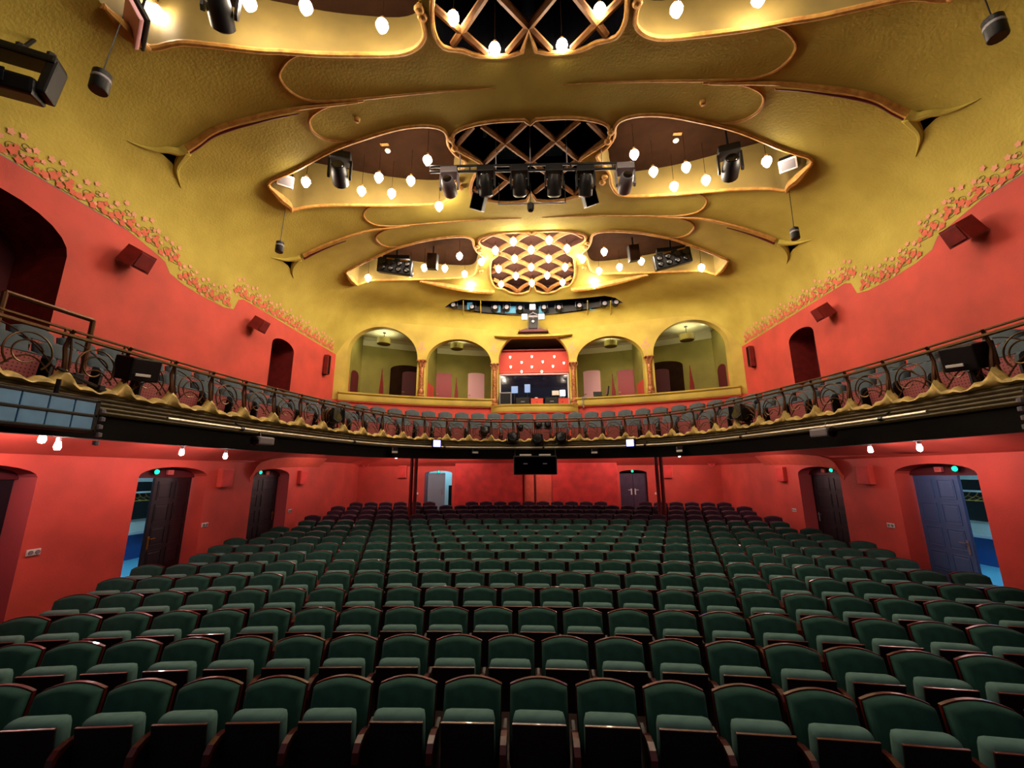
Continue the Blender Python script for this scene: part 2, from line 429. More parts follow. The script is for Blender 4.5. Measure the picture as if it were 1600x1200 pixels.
# ---- raised leaf outlines, ribs and claws
LEAF = {
 'a': [(471, 82), (455, 90), (445, 99), (436, 115), (440, 128), (449, 139), (466, 151), (490, 158), (513, 158), (547, 156), (610, 150), (689, 143), (775, 138)],
 'b': [(568, 157), (542, 160), (515, 165), (497, 173), (486, 182), (483, 192), (489, 205), (503, 215), (520, 220), (540, 221), (556, 218)],
 'c': [(590, 320), (578, 323), (569, 331), (569, 339), (577, 347), (592, 352), (620, 353), (670, 349), (720, 345), (790, 342), (815, 341)],
 'd': [(618, 355), (602, 359), (591, 365), (587, 371), (590, 377), (598, 383), (612, 386), (624, 384)],
}
RIB = {'r': [(291, 231), (310, 219), (333, 203), (366, 191), (400, 182), (433, 174), (467, 168), (500, 164), (533, 161), (560, 158)],
       's': [(474, 398), (490, 390), (508, 382), (540, 370), (580, 359), (610, 355), (640, 352)]}
for k, P in LEAF.items():
    for s in (False, True):
        Q = drape(vpath(P, s), 5, drop=0.0); r = 0.030 if k in 'ab' else 0.028
        mould(Q, r, 'leaf_outline', False, taper=(lambda t, r=r: r*(1-0.75*max(0, t-0.8)/0.2)))
for k, P in RIB.items():
    for s in (False, True):
        Q = drape(vpath(P, s), 6, drop=0.02); r = 0.10 if k == 'r' else 0.09
        mould(Q, r, 'ceiling_rib', False, taper=(lambda t, r=r: r*(0.75-0.5*t)))
        g = drape(vpath([(x+1, y+6*(1 if k == 'r' else .6)) for x, y in P[:-3]], s), 6, drop=0.06)
        mould(g, 0.03, 'rib_groove', False, 'maroon', taper=(lambda t: 0.032*(1-0.6*t)))
TEND = [[(292, 232), (280, 236), (262, 233), (244, 233), (228, 230), (213, 225), (199, 219)], [(290, 236), (284, 246), (278, 256), (276, 267), (279, 280), (283, 293)],
        [(468, 402), (458, 404), (446, 405), (436, 404), (424, 402)], [(466, 404), (460, 412), (457, 420), (457, 427), (459, 434)]]
for P in TEND:
    for s in (False, True):
        Q = drape(vpath(P, s), 5, drop=0.01)
        mould(Q, 0.08, 'claw_tendril', False, 'olive', taper=(lambda t: 0.10*(1-t)**1.2+0.006))
# corner lips of the openings
for P in ([(420, 288), (432, 300), (440, 308), (452, 318), (456, 328)], [(541, 424), (546, 432), (552, 438), (559, 444)], [(165, 8), (190, 34), (205, 52), (236, 74)]):
    for s in (False, True):
        Q = drape(vpath(P, s), 6, drop=0.05); mould(Q, 0.1, 'corner_lip', False, taper=(lambda t: 0.03+0.07*math.sin(PI*t)))
# rolled lip under the rear opening
for s in (False, True):
    Q = drape(vpath([(656, 438), (690, 444), (720, 449), (750, 453), (772, 455)], s), 6, drop=0.02)
    mould(Q, 0.1, 'rolled_lip', False, taper=(lambda t: 0.04+0.10*math.sin(PI*min(1, t*0.75+0.05))))
for (px, py) in ((558, 185), (1098, 158)):
    p = on_vault(px, py); m = MB(); m.lathe([(0.0, -0.09), (0.05, -0.08), (0.06, 0.0), (0.0, 0.01)], 12); m.build('ceiling_stud', 'orange_mould', ceiling, smooth=True, loc=p)

# ---- slot window in the rear cove: dark room with teal panes and lamps behind it
m = MB(); skirt(m, slot, 7.75); slot_room = struct(m.build('wall_slot', 'black'), 'dark lighting room behind the slot window')
lid(slot, 7.74).build('slot_top', 'black', slot_room)
for px in (724, 751, 918, 954):
    a = on_vault(px, 478); m = MB(); yc = a.y; k = vault(a.x, yc)
    top = on_vault(px, 470); bot = on_vault(px, 492)
    m.tube([top, (top+bot)/2, bot], 0.025, 6); m.build('slot_mullion', 'olive_wall', ceiling)

# ---- side walls with doorways and niches
def wallf(s): return lambda a, z: (s*W, a, z)
DOORS = [(4.25, 5.97), (7.60, 9.26), (10.86, 12.5)]
NICHES = [(3.75, 5.66, 1.3, 3.45, 0.53), (10.93, 12.02, 1.15, 3.72, 0.24)]
step_top = [(14.7, 4.47), (11.0, 4.47), (9.6, 4.45), (9.42, 4.36), (9.3, 4.05), (9.0, 3.98), (8.3, 3.96), (7.8, 4.0), (7.45, 4.08), (7.3, 4.26), (7.0, 4.34), (6.5, 4.44), (0.3, 4.44)]
wall_out = [(0.3, -3.3), (17.6, -3.3), (17.6, 1.1), (14.7, 1.1)] + step_top
walls = {}
for s, nm in ((-1, 'left'), (1, 'right')):
    hs = [arch(a, b, -2.9, -0.03, 0.19) for a, b in DOORS] + [arch(*n) for n in NICHES]
    pts = [(0.5+0.7*i, -2.8+0.7*j) for i in range(25) for j in range(11)]
    w = struct(holed(wall_out, hs, wallf(s), pts).build('wall_'+nm, 'red_wall'), 'coral red plaster wall on the %s side with arched doorways' % nm); walls[nm] = w
    # olive strip between the stepped red edge and the cove
    st = [p for p in step_top[1:-1]] + [(6.5, 4.47), (11.0, 4.47)]
    holed([(11.0, 4.475)]+[(a, b) for a, b in step_top[1:-1]]+[(6.5, 4.475)], [], lambda a, z: (s*(W-0.003), a, z)).build('cove_foot', 'olive', w)
    for h, dep, mt, nmn in [(hs[0], .45, 'pink_reveal', 'door_reveal'), (hs[1], .45, 'red_wall', 'door_reveal'), (hs[2], .45, 'pink_reveal', 'door_reveal'), (hs[3], .9, 'red_dark', 'niche_reveal'), (hs[4], .7, 'red_dark', 'niche_reveal')]:
        m = MB(); n = len(h)
        m.add([(s*W, a, z) for a, z in h]+[(s*(W+dep), a, z) for a, z in h], [(i, (i+1) % n, (i+1) % n+n, i+n) for i in range(n)])
        m.build(nmn, mt, w)
        if 'niche' in nmn:
            m = MB(); m.add([(s*(W+dep), a, z) for a, z in h], [tuple(range(n))]); m.build('niche_back', 'maroon', w)
# dark slit of the left upper niche door edge
MB().box((-W-0.85, 4.75, 2.6), (0.06, 0.06, 2.6)).build('niche_post', 'void', walls['left'])

# ---- rear wall of the stalls and front pit wall, floor
YR = 17.5
rd = [(663, 706), (969, 1012)]
rear_doors = [(at(a, 760, YR).x, at(b, 760, YR).x) for a, b in rd]
hs = [arch(a, b, -2.2, 0.02, 0.11) for a, b in rear_doors]
wall_rear = struct(holed([(-W, -3.3), (W, -3.3), (W, 1.1), (-W, 1.1)], hs, lambda x, z: (x, YR, z), [(-7+0.7*i, -3+0.6*j) for i in range(21) for j in range(7)]).build('wall_rear', 'red_wall'), 'coral red rear wall of the stalls with two doorways')
for h in hs:
    m = MB(); n = len(h); m.add([(x, YR, z) for x, z in h]+[(x, YR+.4, z) for x, z in h], [(i, (i+1) % n, (i+1) % n+n, i+n) for i in range(n)]); m.build('door_reveal', 'red_dark', wall_rear)
for a, b in ((711, 817), (863, 965)):
    x0, x1 = at(a, 760, YR).x, at(b, 760, YR).x
    MB().bbox(((x0+x1)/2, YR-.05, -0.55), (x1-x0, .08, 2.6), .02).build('fabric_panel', 'red_panel', wall_rear)
x0, x1 = at(819, 760, YR).x, at(861, 760, YR).x
MB().bbox(((x0+x1)/2, YR-.03, -0.55), (x1-x0, .05, 2.6), .01).build('centre_panel', 'red_light', wall_rear)
R0 = -24.25                                            # the rows are arcs about a point behind the camera
def floor_z(r):
    y = r+R0
    if y < 12.1: return -2.54+0.27*(max(y, 1.5)-3.75)/8.3
    return -2.27+0.36*(min(y, 17.6)-12.1)/4.1
def fz(x, y): return floor_z(math.hypot(x, y-R0))
m = MB(); nx, ny = 41, 60
m.add([(-W-0.5+(2*W+1.0)*i/(nx-1), 0.3+17.7*j/(ny-1), fz(-W-0.5+(2*W+1.0)*i/(nx-1), 0.3+17.7*j/(ny-1))) for j in range(ny) for i in range(nx)], [(j*nx+i, j*nx+i+1, (j+1)*nx+i+1, (j+1)*nx+i) for j in range(ny-1) for i in range(nx-1)])
struct(m.build('floor', 'stall_floor', smooth=True), 'dark raked floor under the rows of seats')

# ---- balcony plan curve
BL = [(-5.22, 1.0), (-5.2, 2.6), (-5.19, 3.7), (-5.17, 4.6), (-5.12, 5.66), (-5.05, 6.5), (-4.93, 7.25), (-4.74, 8.1), (-4.5, 9.15), (-4.1, 10.35), (-3.4, 11.35), (-2.4, 12.0), (-1.22, 12.35), (0, 12.46)]
BP = smooth_line(BL+[(-x, y) for x, y in BL[:-1]][::-1], 8)
BP = [(p.x, p.y) for p in BP]
BS = [0.0]
for a, b in zip(BP, BP[1:]): BS.append(BS[-1]+math.hypot(b[0]-a[0], b[1]-a[1]))
def bal(s, off=0.0):
    """point on the balcony front at arc length s, moved off outwards; returns point, outward normal, tangent"""
    s = min(max(s, 0), BS[-1]-1e-6); i = 0
    lo, hi = 0, len(BS)-1
    while hi-lo > 1:
        mid = (lo+hi)//2
        if BS[mid] <= s: lo = mid
        else: hi = mid
    i = lo; t = (s-BS[i])/(BS[i+1]-BS[i])
    def tg(k):
        a = BP[max(0, k-1)]; b = BP[min(len(BP)-1, k+1)]; v = Vector((b[0]-a[0], b[1]-a[1])); return v.normalized()
    T = (tg(i)*(1-t)+tg(i+1)*t).normalized(); N = Vector((-T.y, T.x))
    p = Vector(BP[i])*(1-t)+Vector(BP[i+1])*t + N*off
    return p, N, T
NB = 180
SB = [BS[-1]*k/NB for k in range(NB+1)]
bpath = [bal(s)[0] for s in SB]; bnorm = [bal(s)[1] for s in SB]
balcony = struct(MB().sweep([(0.02, 0.70), (0.02, 0.96), (0.10, 0.96), (0.10, 0.80), (0.25, 0.72)], bpath, bnorm).build('balcony', 'fascia', smooth=True, auto=math.radians(30)), 'curved balcony with ribbed olive front and black underside')
for k, z in enumerate((0.73, 0.78, 0.83, 0.88, 0.92)):
    MB().sweep([(0.008, z-0.018), (0.0, z), (0.008, z+0.018), (0.03, z+0.018), (0.03, z-0.018)], bpath, bnorm).build('fascia_rib', 'fascia', balcony)
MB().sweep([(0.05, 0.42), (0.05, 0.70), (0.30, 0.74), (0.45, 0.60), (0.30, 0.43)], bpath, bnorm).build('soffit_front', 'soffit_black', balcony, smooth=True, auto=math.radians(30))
# balcony floors: front terrace and rear terrace
def terrace(o0, o1_, z0, zl):
    m = MB(); m.sweep([(o0, zl), (o0, z0), (o1_, z0), (o1_, zl)], bpath, bnorm); return m
terrace(0.08, 1.42, 0.80, 0.70).build('front_terrace', 'balcony_floor', balcony)
bo = [bal(s, 1.40)[0] for s in SB]
poly = [(p.x, p.y) for p in bo if abs(p.x) < W-0.01] ; poly = [(-W+.01, 1.0)] + [p for p in poly] + [(W-.01, 1.0), (W-.01, 14.6)] + [(x, Yo(x)+2.9) for x in (7.2, 5.5, 3.5, 1.5, 0, -1.5, -3.5, -5.5, -7.2)] + [(-W+.01, 14.6)]
holed(poly, [], lambda x, y: (x, y, 1.22)).build('rear_terrace', 'balcony_floor', balcony)
MB().sweep([(1.40, 0.75), (1.40, 1.22), (1.44, 1.22), (1.44, 0.75)], bpath, bnorm).build('terrace_riser', 'red_dark', balcony)
# red ceiling under the balcony
def uc(x, y):
    z = 0.60+0.12*sstep(8, 14, y); d = W-abs(x); e = YR-y
    z -= 0.30*max(0, 1-d/1.1)**2; z -= 0.10*max(0, 1-e/0.8)**2
    return z
bi = [bal(s, 0.28)[0] for s in SB if 0 < s < BS[-1]]
poly = [(-W, 1.0)] + [(p.x, p.y) for p in bi] + [(W, 1.0), (W, YR), (-W, YR)]
pts = [(-W+0.02+(2*W-.04)*math.sin(PI/2*i/30)*.5+W*0, 1.2+0.4*j) for i in range(-30, 31) for j in range(42)] + [(s*(W-d), 1.1+0.4*j) for s in (-1, 1) for d in (0.1, 0.25, 0.4, 0.6, 0.85, 1.1) for j in range(41)]
struct(holed(poly, [], lambda x, y: (x, y, uc(x, y)), pts).build('ceiling_balcony', 'red_wall', smooth=True), 'coral red ceiling under the balcony')
# curved lobes where the ceiling folds down over the far doors
for s in (-1, 1):
    P = [(9.75, 0.28), (9.85, 0.20), (10.0, 0.26), (10.3, 0.38), (10.9, 0.46), (11.8, 0.50), (13.5, 0.52), (13.5, -0.0), (9.85, -0.0)]
    P = [(10.75, 0.10), (10.72, 0.22), (10.85, 0.32), (11.2, 0.42), (11.9, 0.49), (13.0, 0.53), (14.2, 0.54)]
    m = MB(); A = [(s*(W-.005), a, z-.30) for a, z in P]; B = [(s*(W-0.16-.5*max(0, z-.3)), a, z) for a, z in P]
    n = len(P); m.add(A+B, [(i, i+1, n+i+1, n+i) for i in range(n-1)]); m.build('ceiling_lobe', 'red_light', walls['left' if s < 0 else 'right'], smooth=True)
    P = [at(575, 728, 16.2), at(600, 722, 16.2), at(622, 717, 16.2), at(640, 714, 16.2), at(640, 731, 16.6), at(618, 731, 16.6), at(600, 733, 16.6)]
# proscenium edge behind the camera: dark stage
struct(MB().box((0, -9.0, 2.0), (22, 0.2, 12)).build('wall_stage', 'void'), 'dark stage wall behind the viewer')
struct(MB().box((0, -4.0, -1.72), (22, 10, 0.2)).build('floor_stage', 'void'), 'dark stage floor')

# ================================================================== ARCADE WALL AND GALLERY
def arcf(x, z): return (x, Yo(x), z)
ARCHES = [(4.76, 7.16, 3.0, 4.62, 1.20), (1.80, 4.42, 3.0, 4.55, 1.05), (-1.50, 1.50, 2.68, 4.72, 1.36), (-4.42, -1.80, 3.0, 4.55, 1.05), (-7.16, -4.76, 3.0, 4.62, 1.20)]
ah = [arch(a, b, z0, zs, r, 24) for a, b, z0, zs, r in ARCHES]
xs = [-W+2*W*i/60 for i in range(61)]
out = [(x, 2.72) for x in xs] + [(x, rear_base(x)) for x in [W-2*W*i/120 for i in range(121)]]
arcade = struct(holed(out, ah, arcf, [(x, 2.8+0.2*j) for x in xs[1:-1] for j in range(17)]).build('wall_arcade', 'olive_wall', smooth=True, auto=math.radians(50)), 'mustard arcade wall with five arches above the balcony')
for h in ah:
    n = len(h); m = MB(); m.add([arcf(x, z) for x, z in h]+[(x*1.0, Yo(x)+.3, z) for x, z in h], [(i, (i+1) % n, (i+1) % n+n, i+n) for i in range(1, n)]); m.build('arch_reveal', 'olive_wall', arcade, smooth=True)
m = MB(); m.add([(x, Yo(x), 1.1) for x in xs]+[(x, Yo(x), 2.74) for x in xs], [(i, i+1, 62+i, 61+i) for i in range(60)]); m.build('parapet', 'red_wall', arcade, smooth=True)
def yn(x):
    d = -x/12.1; v = Vector((-(-d)*0, 1)); t = Vector((1, d)).normalized(); return Vector((t.y, -t.x))
for sx in (-1, 1):
    X = [sx*(1.66+(7.34-1.66)*i/40) for i in range(41)]
    pth = [(x, Yo(x)) for x in X]; nr = [yn(x) for x in X]
    MB().sweep([(0.0, 2.70), (0.10, 2.70), (0.13, 2.76), (0.11, 2.93), (0.16, 2.98), (0.16, 3.03), (-0.02, 3.03)], pth, nr).build('parapet_cornice', 'olive_wall', arcade, smooth=True, auto=math.radians(35))
    MB().sweep([(0.0, 2.64), (0.07, 2.66), (0.07, 2.70), (0.0, 2.70)], pth, nr).build('parapet_bead', 'red_light', arcade)
# bowed front of the control booth
bx = [-1.78+3.56*i/24 for i in range(25)]
by = [16.78-0.42*(1-abs(x/1.78)**6) for x in bx]
pth = list(zip(bx, by)); nr = [Vector((0, -1))]*25
MB().sweep([(0.0, 1.15), (0.0, 2.40), (-0.5, 2.40), (-0.5, 1.15)], pth, nr).build('booth_front', 'red_wall', arcade)
MB().sweep([(0.0, 2.42), (0.06, 2.42), (0.08, 2.50), (0.06, 2.62), (0.10, 2.68), (0.10, 2.72), (-0.6, 2.72), (-0.6, 2.42)], pth, nr).build('booth_cornice', 'olive_wall', arcade, smooth=True, auto=math.radians(35))
MB().sweep([(0.0, 2.36), (0.05, 2.37), (0.05, 2.41), (0.0, 2.42)], pth, nr).build('parapet_bead', 'red_light', arcade)

def Yg(x): return Yo(x)+2.3
gx = [-W+2*W*i/40 for i in range(41)]
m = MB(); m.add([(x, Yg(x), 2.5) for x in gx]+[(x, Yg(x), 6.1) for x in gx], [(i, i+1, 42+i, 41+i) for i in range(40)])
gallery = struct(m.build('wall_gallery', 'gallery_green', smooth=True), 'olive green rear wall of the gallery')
m = MB(); m.add([(x, Yo(x), 5.86) for x in gx]+[(x, Yg(x), 5.86) for x in gx], [(i, i+1, 42+i, 41+i) for i in range(40)]); m.build('gallery_ceiling', 'gallery_ceiling', gallery)
m = MB(); m.add([(x, Yo(x), 2.6) for x in gx]+[(x, Yg(x), 2.6) for x in gx], [(i, i+1, 42+i, 41+i) for i in range(40)]); m.build('gallery_floor', 'balcony_floor', gallery)
MB().sweep([(0.0, 5.55), (0.12, 5.78), (0.3, 5.85), (0.0, 5.85)], [(x, Yg(x)) for x in gx], [yn(x) for x in gx]).build('gallery_cove', 'gallery_ceiling', gallery, smooth=True)
for s in (-1, 1):
    m = MB(); m.add([(s*(W-.01), 14.7, 2.5), (s*(W-.01), 17.2, 2.5), (s*(W-.01), 17.2, 6.1), (s*(W-.01), 14.7, 6.1)], [(0, 1, 2, 3)]); m.build('gallery_end', 'gallery_green', gallery)
    m = MB(); m.prism([(14.95, 2.6), (15.9, 2.6), (15.9, 4.05), (15.6, 4.02), (15.3, 4.2), (14.95, 4.32)], lambda a, z: (s*(W-.015), a, z), (-s*.02, 0, 0)); m.build('painted_dado', 'red_wall', gallery)
    m = MB(); m.prism(arch(16.05, 16.75, 2.6, 4.05, 0.2), lambda a, z: (s*(W-.015), a, z), (-s*.015, 0, 0)); m.build('end_doorway', 'maroon', gallery)
    # partitions behind the columns
    MB().box((s*4.58, 17.3, 4.3), (0.14, 2.1, 3.6)).build('partition', 'gallery_green', gallery)
    MB().box((s*(4.58-.075), 17.15, 3.2), (0.02, 1.6, 1.2)).build('painted_dado', 'red_wall', gallery)
    MB().box((s*1.72, 18.2, 4.3), (0.12, 2.2, 3.6)).build('partition', 'red_dark', gallery)
    x = s*1.95; MB().box((x, Yg(x)-.05, 3.2), (0.22, 0.04, 1.2)).build('painted_dado', 'red_wall', gallery)

def gallery_door(px0, px1, ytop, mt, label, n, rise=0.06, deep=False):
    """door leaf set in the gallery wall, with frame, leaf and handle"""
    xa = (px0+px1)/2; d = ray(xa, ytop); Y = 18.0
    for _ in range(30): Y = Yg(d.x*Y)
    x = d.x*Y; zt = d.z*Y; w = abs(ray(px1, ytop).x-ray(px0, ytop).x)*Y
    ang = math.atan2(-x/12.1, 1)
    t = bpy.data.objects.new('door_%d' % n, None); link(t); t.location = (x, Y-.03, 2.6); t.rotation_euler = (0, 0, ang); tag(t, label, 'door', kind='structure')
    h = zt-2.6
    o = [(-w/2-.06, 0), (w/2+.06, 0)] + [((w/2+.06)*math.cos(PI*k/10), h-rise+(rise+.06)*math.sin(PI*k/10)) for k in range(11)]
    i = [(-w/2, 0), (w/2, 0)] + [((w/2)*math.cos(PI*k/10), h-rise+rise*math.sin(PI*k/10)) for k in range(11)]
    MB().prism(o, lambda a, z: (a, 0.02, z), (0, 0.02, 0)).build('door_frame', 'gallery_green' if not deep else 'void', t)
    lf = MB().prism(i, lambda a, z: (a, -0.005, z), (0, 0.03, 0)).build('door_leaf', mt, t)
    MB().box((-w/2+.07, -.03, 1.0), (.1, .03, .03)).build('door_handle', 'brass', lf)
gallery_door(682, 706, 583, 'door_red', 'crimson door seen through the second arch from the left', 8)
gallery_door(732, 757, 583, 'door_pink', 'pale pink door seen through the second arch, beside the booth column', 9)
gallery_door(911, 937, 579, 'door_pink', 'pale pink door seen through the fourth arch, behind the desk', 10)
gallery_door(964, 989, 578, 'door_red', 'crimson door seen through the fourth arch from the left', 11)
gallery_door(630, 656, 581, 'maroon', 'dark red door in a deep arched recess of the leftmost gallery arch', 12, 0.1)
gallery_door(1018, 1044, 577, 'maroon', 'dark red door in a deep arched recess of the rightmost gallery arch', 13, 0.1)
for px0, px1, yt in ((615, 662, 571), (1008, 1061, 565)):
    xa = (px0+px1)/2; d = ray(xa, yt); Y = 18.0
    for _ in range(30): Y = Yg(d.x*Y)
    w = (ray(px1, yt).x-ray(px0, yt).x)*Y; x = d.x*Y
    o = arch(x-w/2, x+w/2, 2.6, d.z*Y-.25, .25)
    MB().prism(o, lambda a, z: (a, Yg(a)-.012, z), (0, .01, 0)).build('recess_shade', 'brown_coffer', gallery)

# ---- columns
def column(x, label, k):
    z0 = 3.03 if abs(x) > 2 else 2.74; y = Yo(x)-0.02 if abs(x) > 2 else Yo(x)-.05
    t = thing('column', label, 'column', (x, y, z0), group='gilded columns of the gallery')
    h = 4.55-z0
    MB().lathe([(0.15, 0), (0.16, 0.05), (0.12, 0.10), (0.14, 0.2), (0.11, 0.3)], 16).build('column_base', 'column_gold', t, smooth=True)
    m = MB(); pr = []
    V = []; n = 20
    prof = [(0.095, 0.3), (0.10, 0.36), (0.092, h*0.55), (0.10, h*0.58), (0.088, h-.28)]
    m.lathe(prof, 16); m.build('column_shaft', 'column_gold', t, smooth=True)
    for q in range(6):
        g = 2*PI*q/6; m = MB(); m.tube([(0.09*math.cos(g), 0.09*math.sin(g), h-.3), (0.11*math.cos(g), .11*math.sin(g), h-.16), (0.17*math.cos(g), .17*math.sin(g), h-.07), (0.16*math.cos(g), .16*math.sin(g), h-.03)], .03, 6); m.build('capital_leaf', 'column_gold', t, smooth=True)
    MB().lathe([(0.09, h-.3), (0.10, h-.15), (0.15, h-.05)], 12).build('capital', 'column_gold', t, smooth=True)
    MB().bbox((0, 0, h-.02), (.36, .34, .06), .015).build('abacus', 'column_gold', t)
column(-4.58, 'gilded column between the two arches left of the booth', 0)
column(-1.65, 'gilded column at the left edge of the control booth', 1)
column(1.65, 'gilded column at the right edge of the control booth', 2)
column(4.58, 'gilded column between the two arches right of the booth', 3)

# ---- pendant drums in the gallery
def pendant(px, py, label):
    d = ray(px, py); Y = 17.0
    for _ in range(20): Y = Yo(d.x*Y)+0.95
    p = d*Y
    t = thing('pendant_lamp', label, 'lamp', p, group='gallery pendant lamps')
    MB().lathe([(0.26, -0.14), (0.28, -0.12), (0.28, 0.10), (0.26, 0.12), (0.26, -0.10), (0.0, -0.11)], 20, caps=False).build('lamp_shade', 'gallery_green', t, smooth=True)
    MB().tube([(0, 0, 0.02), (0, 0, 5.86-p.z)], 0.012, 6).build('rod', 'dark_metal', t)
    MB().lathe([(0.0, 5.83-p.z), (0.07, 5.835-p.z), (0.07, 5.86-p.z), (0, 5.86-p.z)], 12).build('canopy', 'dark_metal', t)
    m = MB(); m.lathe([(0.0, -0.05), (0.05, -0.03), (0.06, 0.03), (0.0, 0.10)], 10, caps=False); m.build('bulb', 'gallery_glow', t, smooth=True)
    for s in (-1, 1):
        q = MB(); q.lathe([(0.0, 0.0), (0.07, 0.01), (0.05, 0.06), (0, 0.06)], 10); q.build('spot_lens', 'gallery_glow', t, loc=(s*0.72, -0.35, 5.80-p.z))
pendant(600, 533, 'pendant drum lamp in the leftmost gallery arch')
pendant(714, 541, 'pendant drum lamp in the second gallery arch from the left')
pendant(954, 537, 'pendant drum lamp in the fourth gallery arch from the left')
pendant(1073, 527, 'pendant drum lamp in the rightmost gallery arch')

# ---- folded screens standing in the gallery
for px, y0, y1, lb in ((597, 576, 612, 'tall red folded parasol-like screen in the leftmost gallery arch'), (713, 590, 622, 'narrow brown folded screen between the crimson and pink doors, left'), (957, 584, 619, 'narrow brown folded screen beside the crimson door, right'), (1078, 571, 607, 'thin dark red folded screen in the rightmost gallery arch')):
    d = ray(px, y0); Y = 17.0
    for _ in range(20): Y = Yo(d.x*Y)+0.7
    p = d*Y; t = thing('folded_screen', lb, 'screen', (p.x, p.y, 2.6)); h = p.z-2.6
    m = MB(); m.prism([(-.09, 0), (.10, 0), (.09, h*.5), (.03, h*.8), (.0, h), (-.03, h*.75), (-.07, h*.45)], lambda a, z: (a, 0, z), (0, .06, 0)); m.build('panel', 'red_dark', t)
    MB().tube([(0.0, .03, 0), (0, .03, h*1.0)], .015, 6).build('pole', 'bronze', t)

# ---- control booth
bt = struct(MB().box((0, 18.9, 4.2), (3.6, 0.1, 4.0)).build('wall_booth', 'maroon'), 'dark maroon rear of the control booth')
MB().box((0, 17.55, 4.80), (3.2, 0.08, 0.98)).build('booth_panel', 'red_wall', bt)
MB().bbox((0, 17.45, 5.31), (3.2, 0.12, 0.06), .02).build('booth_rail', 'red_dark', bt)
MB().bbox((0, 17.43, 4.30), (3.2, 0.14, 0.07), .02).build('booth_rail', 'red_light', bt)
MB().bbox((0, 17.40, 4.20), (3.0, 0.10, 0.08), .02).build('booth_rail', 'door_pink', bt)
w3 = bpy.data.objects.new('window_1', None); link(w3); w3.location = (0, 17.4, 2.75); tag(w3, 'wide dark control room window of the booth', 'window', kind='structure')
MB().box((0, 0.03, 0.72), (2.9, 0.02, 1.40)).build('pane', 'glass_dark', w3)
for x in (-1.47, 1.47): MB().bbox((x, 0, 0.72), (0.07, 0.1, 1.46), .015).build('window_frame', 'white_paint', w3)
k = 0
for px, py in ((797, 558), (831, 557), (866, 557), (815, 566), (848, 565), (881, 567), (798, 573), (831, 573), (864, 572), (815, 580.5), (846.5, 580.5)):
    k += 1; p = at(px, py, 17.35)
    t = thing('booth_bulb', 'small glowing bulb on the red booth wall, %s counting row by row' % ordinal(k), 'light bulb', p, group='small bulbs on the booth wall')
    MB().lathe([(0.0, -0.065), (0.025, -0.04), (0.043, 0.0), (0.037, 0.03), (0.0, 0.048)], 12, caps=False).build('glass', 'bulb_small', t, smooth=True)
    MB().tube([(0, .05, 0.05), (0, 0.16, 0.06)], .018, 6).build('socket', 'brass', t)
# reflections in the booth glass, put in as pale and glowing sheets before it
REFLECTIONS = [('monitor', 804, 609, .28, .30, 'screen', 'bluish glowing sheet standing for a reflection at the left of the booth window'), ('monitor', 824, 607, .24, .36, 'screen', 'tall pale sheet standing for a reflection in the middle of the booth window'),
        ('monitor', 868, 614, .30, .2, 'white_paint', 'pale sheet standing for a reflection at the right of the booth window'), ('monitor', 879, 614, .22, .26, 'led_white', 'bright white sheet standing for a reflection at the right end of the booth window')]
for nm, px, py, w, h, mt, lb in REFLECTIONS:
    p = at(px, py, 17.25); t = thing(nm, lb, 'monitor', (p.x, p.y, 2.73))
    MB().bbox((0, 0, p.z-2.73), (w, .03, h), .01).build('screen', mt, t)
    MB().tube([(0, .02, 0), (0, .02, p.z-2.73)], .02, 6).build('stand', 'black', t); MB().bbox((0, .02, .01), (.16, .12, .02), .005).build('base', 'black', t)
for px, w, lb in ((817, .56, 'black equipment case with chrome handle on the booth ledge, left'), (862, .54, 'black equipment case with chrome handle on the booth ledge, right')):
    p = at(px, 626, 16.75); t = thing('equipment_case', lb, 'case', (p.x, 16.75, 2.73))
    MB().bbox((0, 0, .14), (w, .3, .28), .02).build('body', 'black', t); MB().bbox((0, 0, .295), (w+.02, .32, .03), .01).build('lid', 'dark_metal', t); MB().bbox((0, -.16, .14), (.16, .02, .04), .008).build('handle', 'grey_metal', t)
for px, w, lb in ((839, .5, 'red box between the two black cases on the booth ledge'), (879, .5, 'red box at the right end of the booth ledge')):
    p = at(px, 627, 16.75); t = thing('red_box', lb, 'box', (p.x, 16.77, 2.73))
    MB().bbox((0, 0, .13), (w, .24, .26), .015).build('body', 'red_wall', t); MB().bbox((0, 0, .27), (w+.02, .26, .02), .006).build('lid', 'red_light', t); MB().bbox((.0, -.125, .12), (.05, .01, .05), .004).build('button', 'red_dark', t)
p = at(790, 621, 16.8); t = thing('grey_cabinet', 'grey equipment cabinet at the left end of the booth ledge', 'cabinet', (p.x, 16.85, 2.73))
MB().bbox((0, 0, .28), (.5, .3, .56), .02).build('body', 'grey_metal', t); MB().bbox((0, -.155, .30), (.42, .02, .44), .01).build('door', 'dark_metal', t)
p = at(838, 622, 16.9); t = thing('desk_lamp', 'small white lamp on the booth ledge', 'lamp', (p.x, 16.95, 2.73))
MB().lathe([(.06, 0), (.06, .02), (.012, .03), (.012, .25), (.05, .27), (.07, .36), (.0, .38)], 12).build('body', 'white_paint', t, smooth=True)
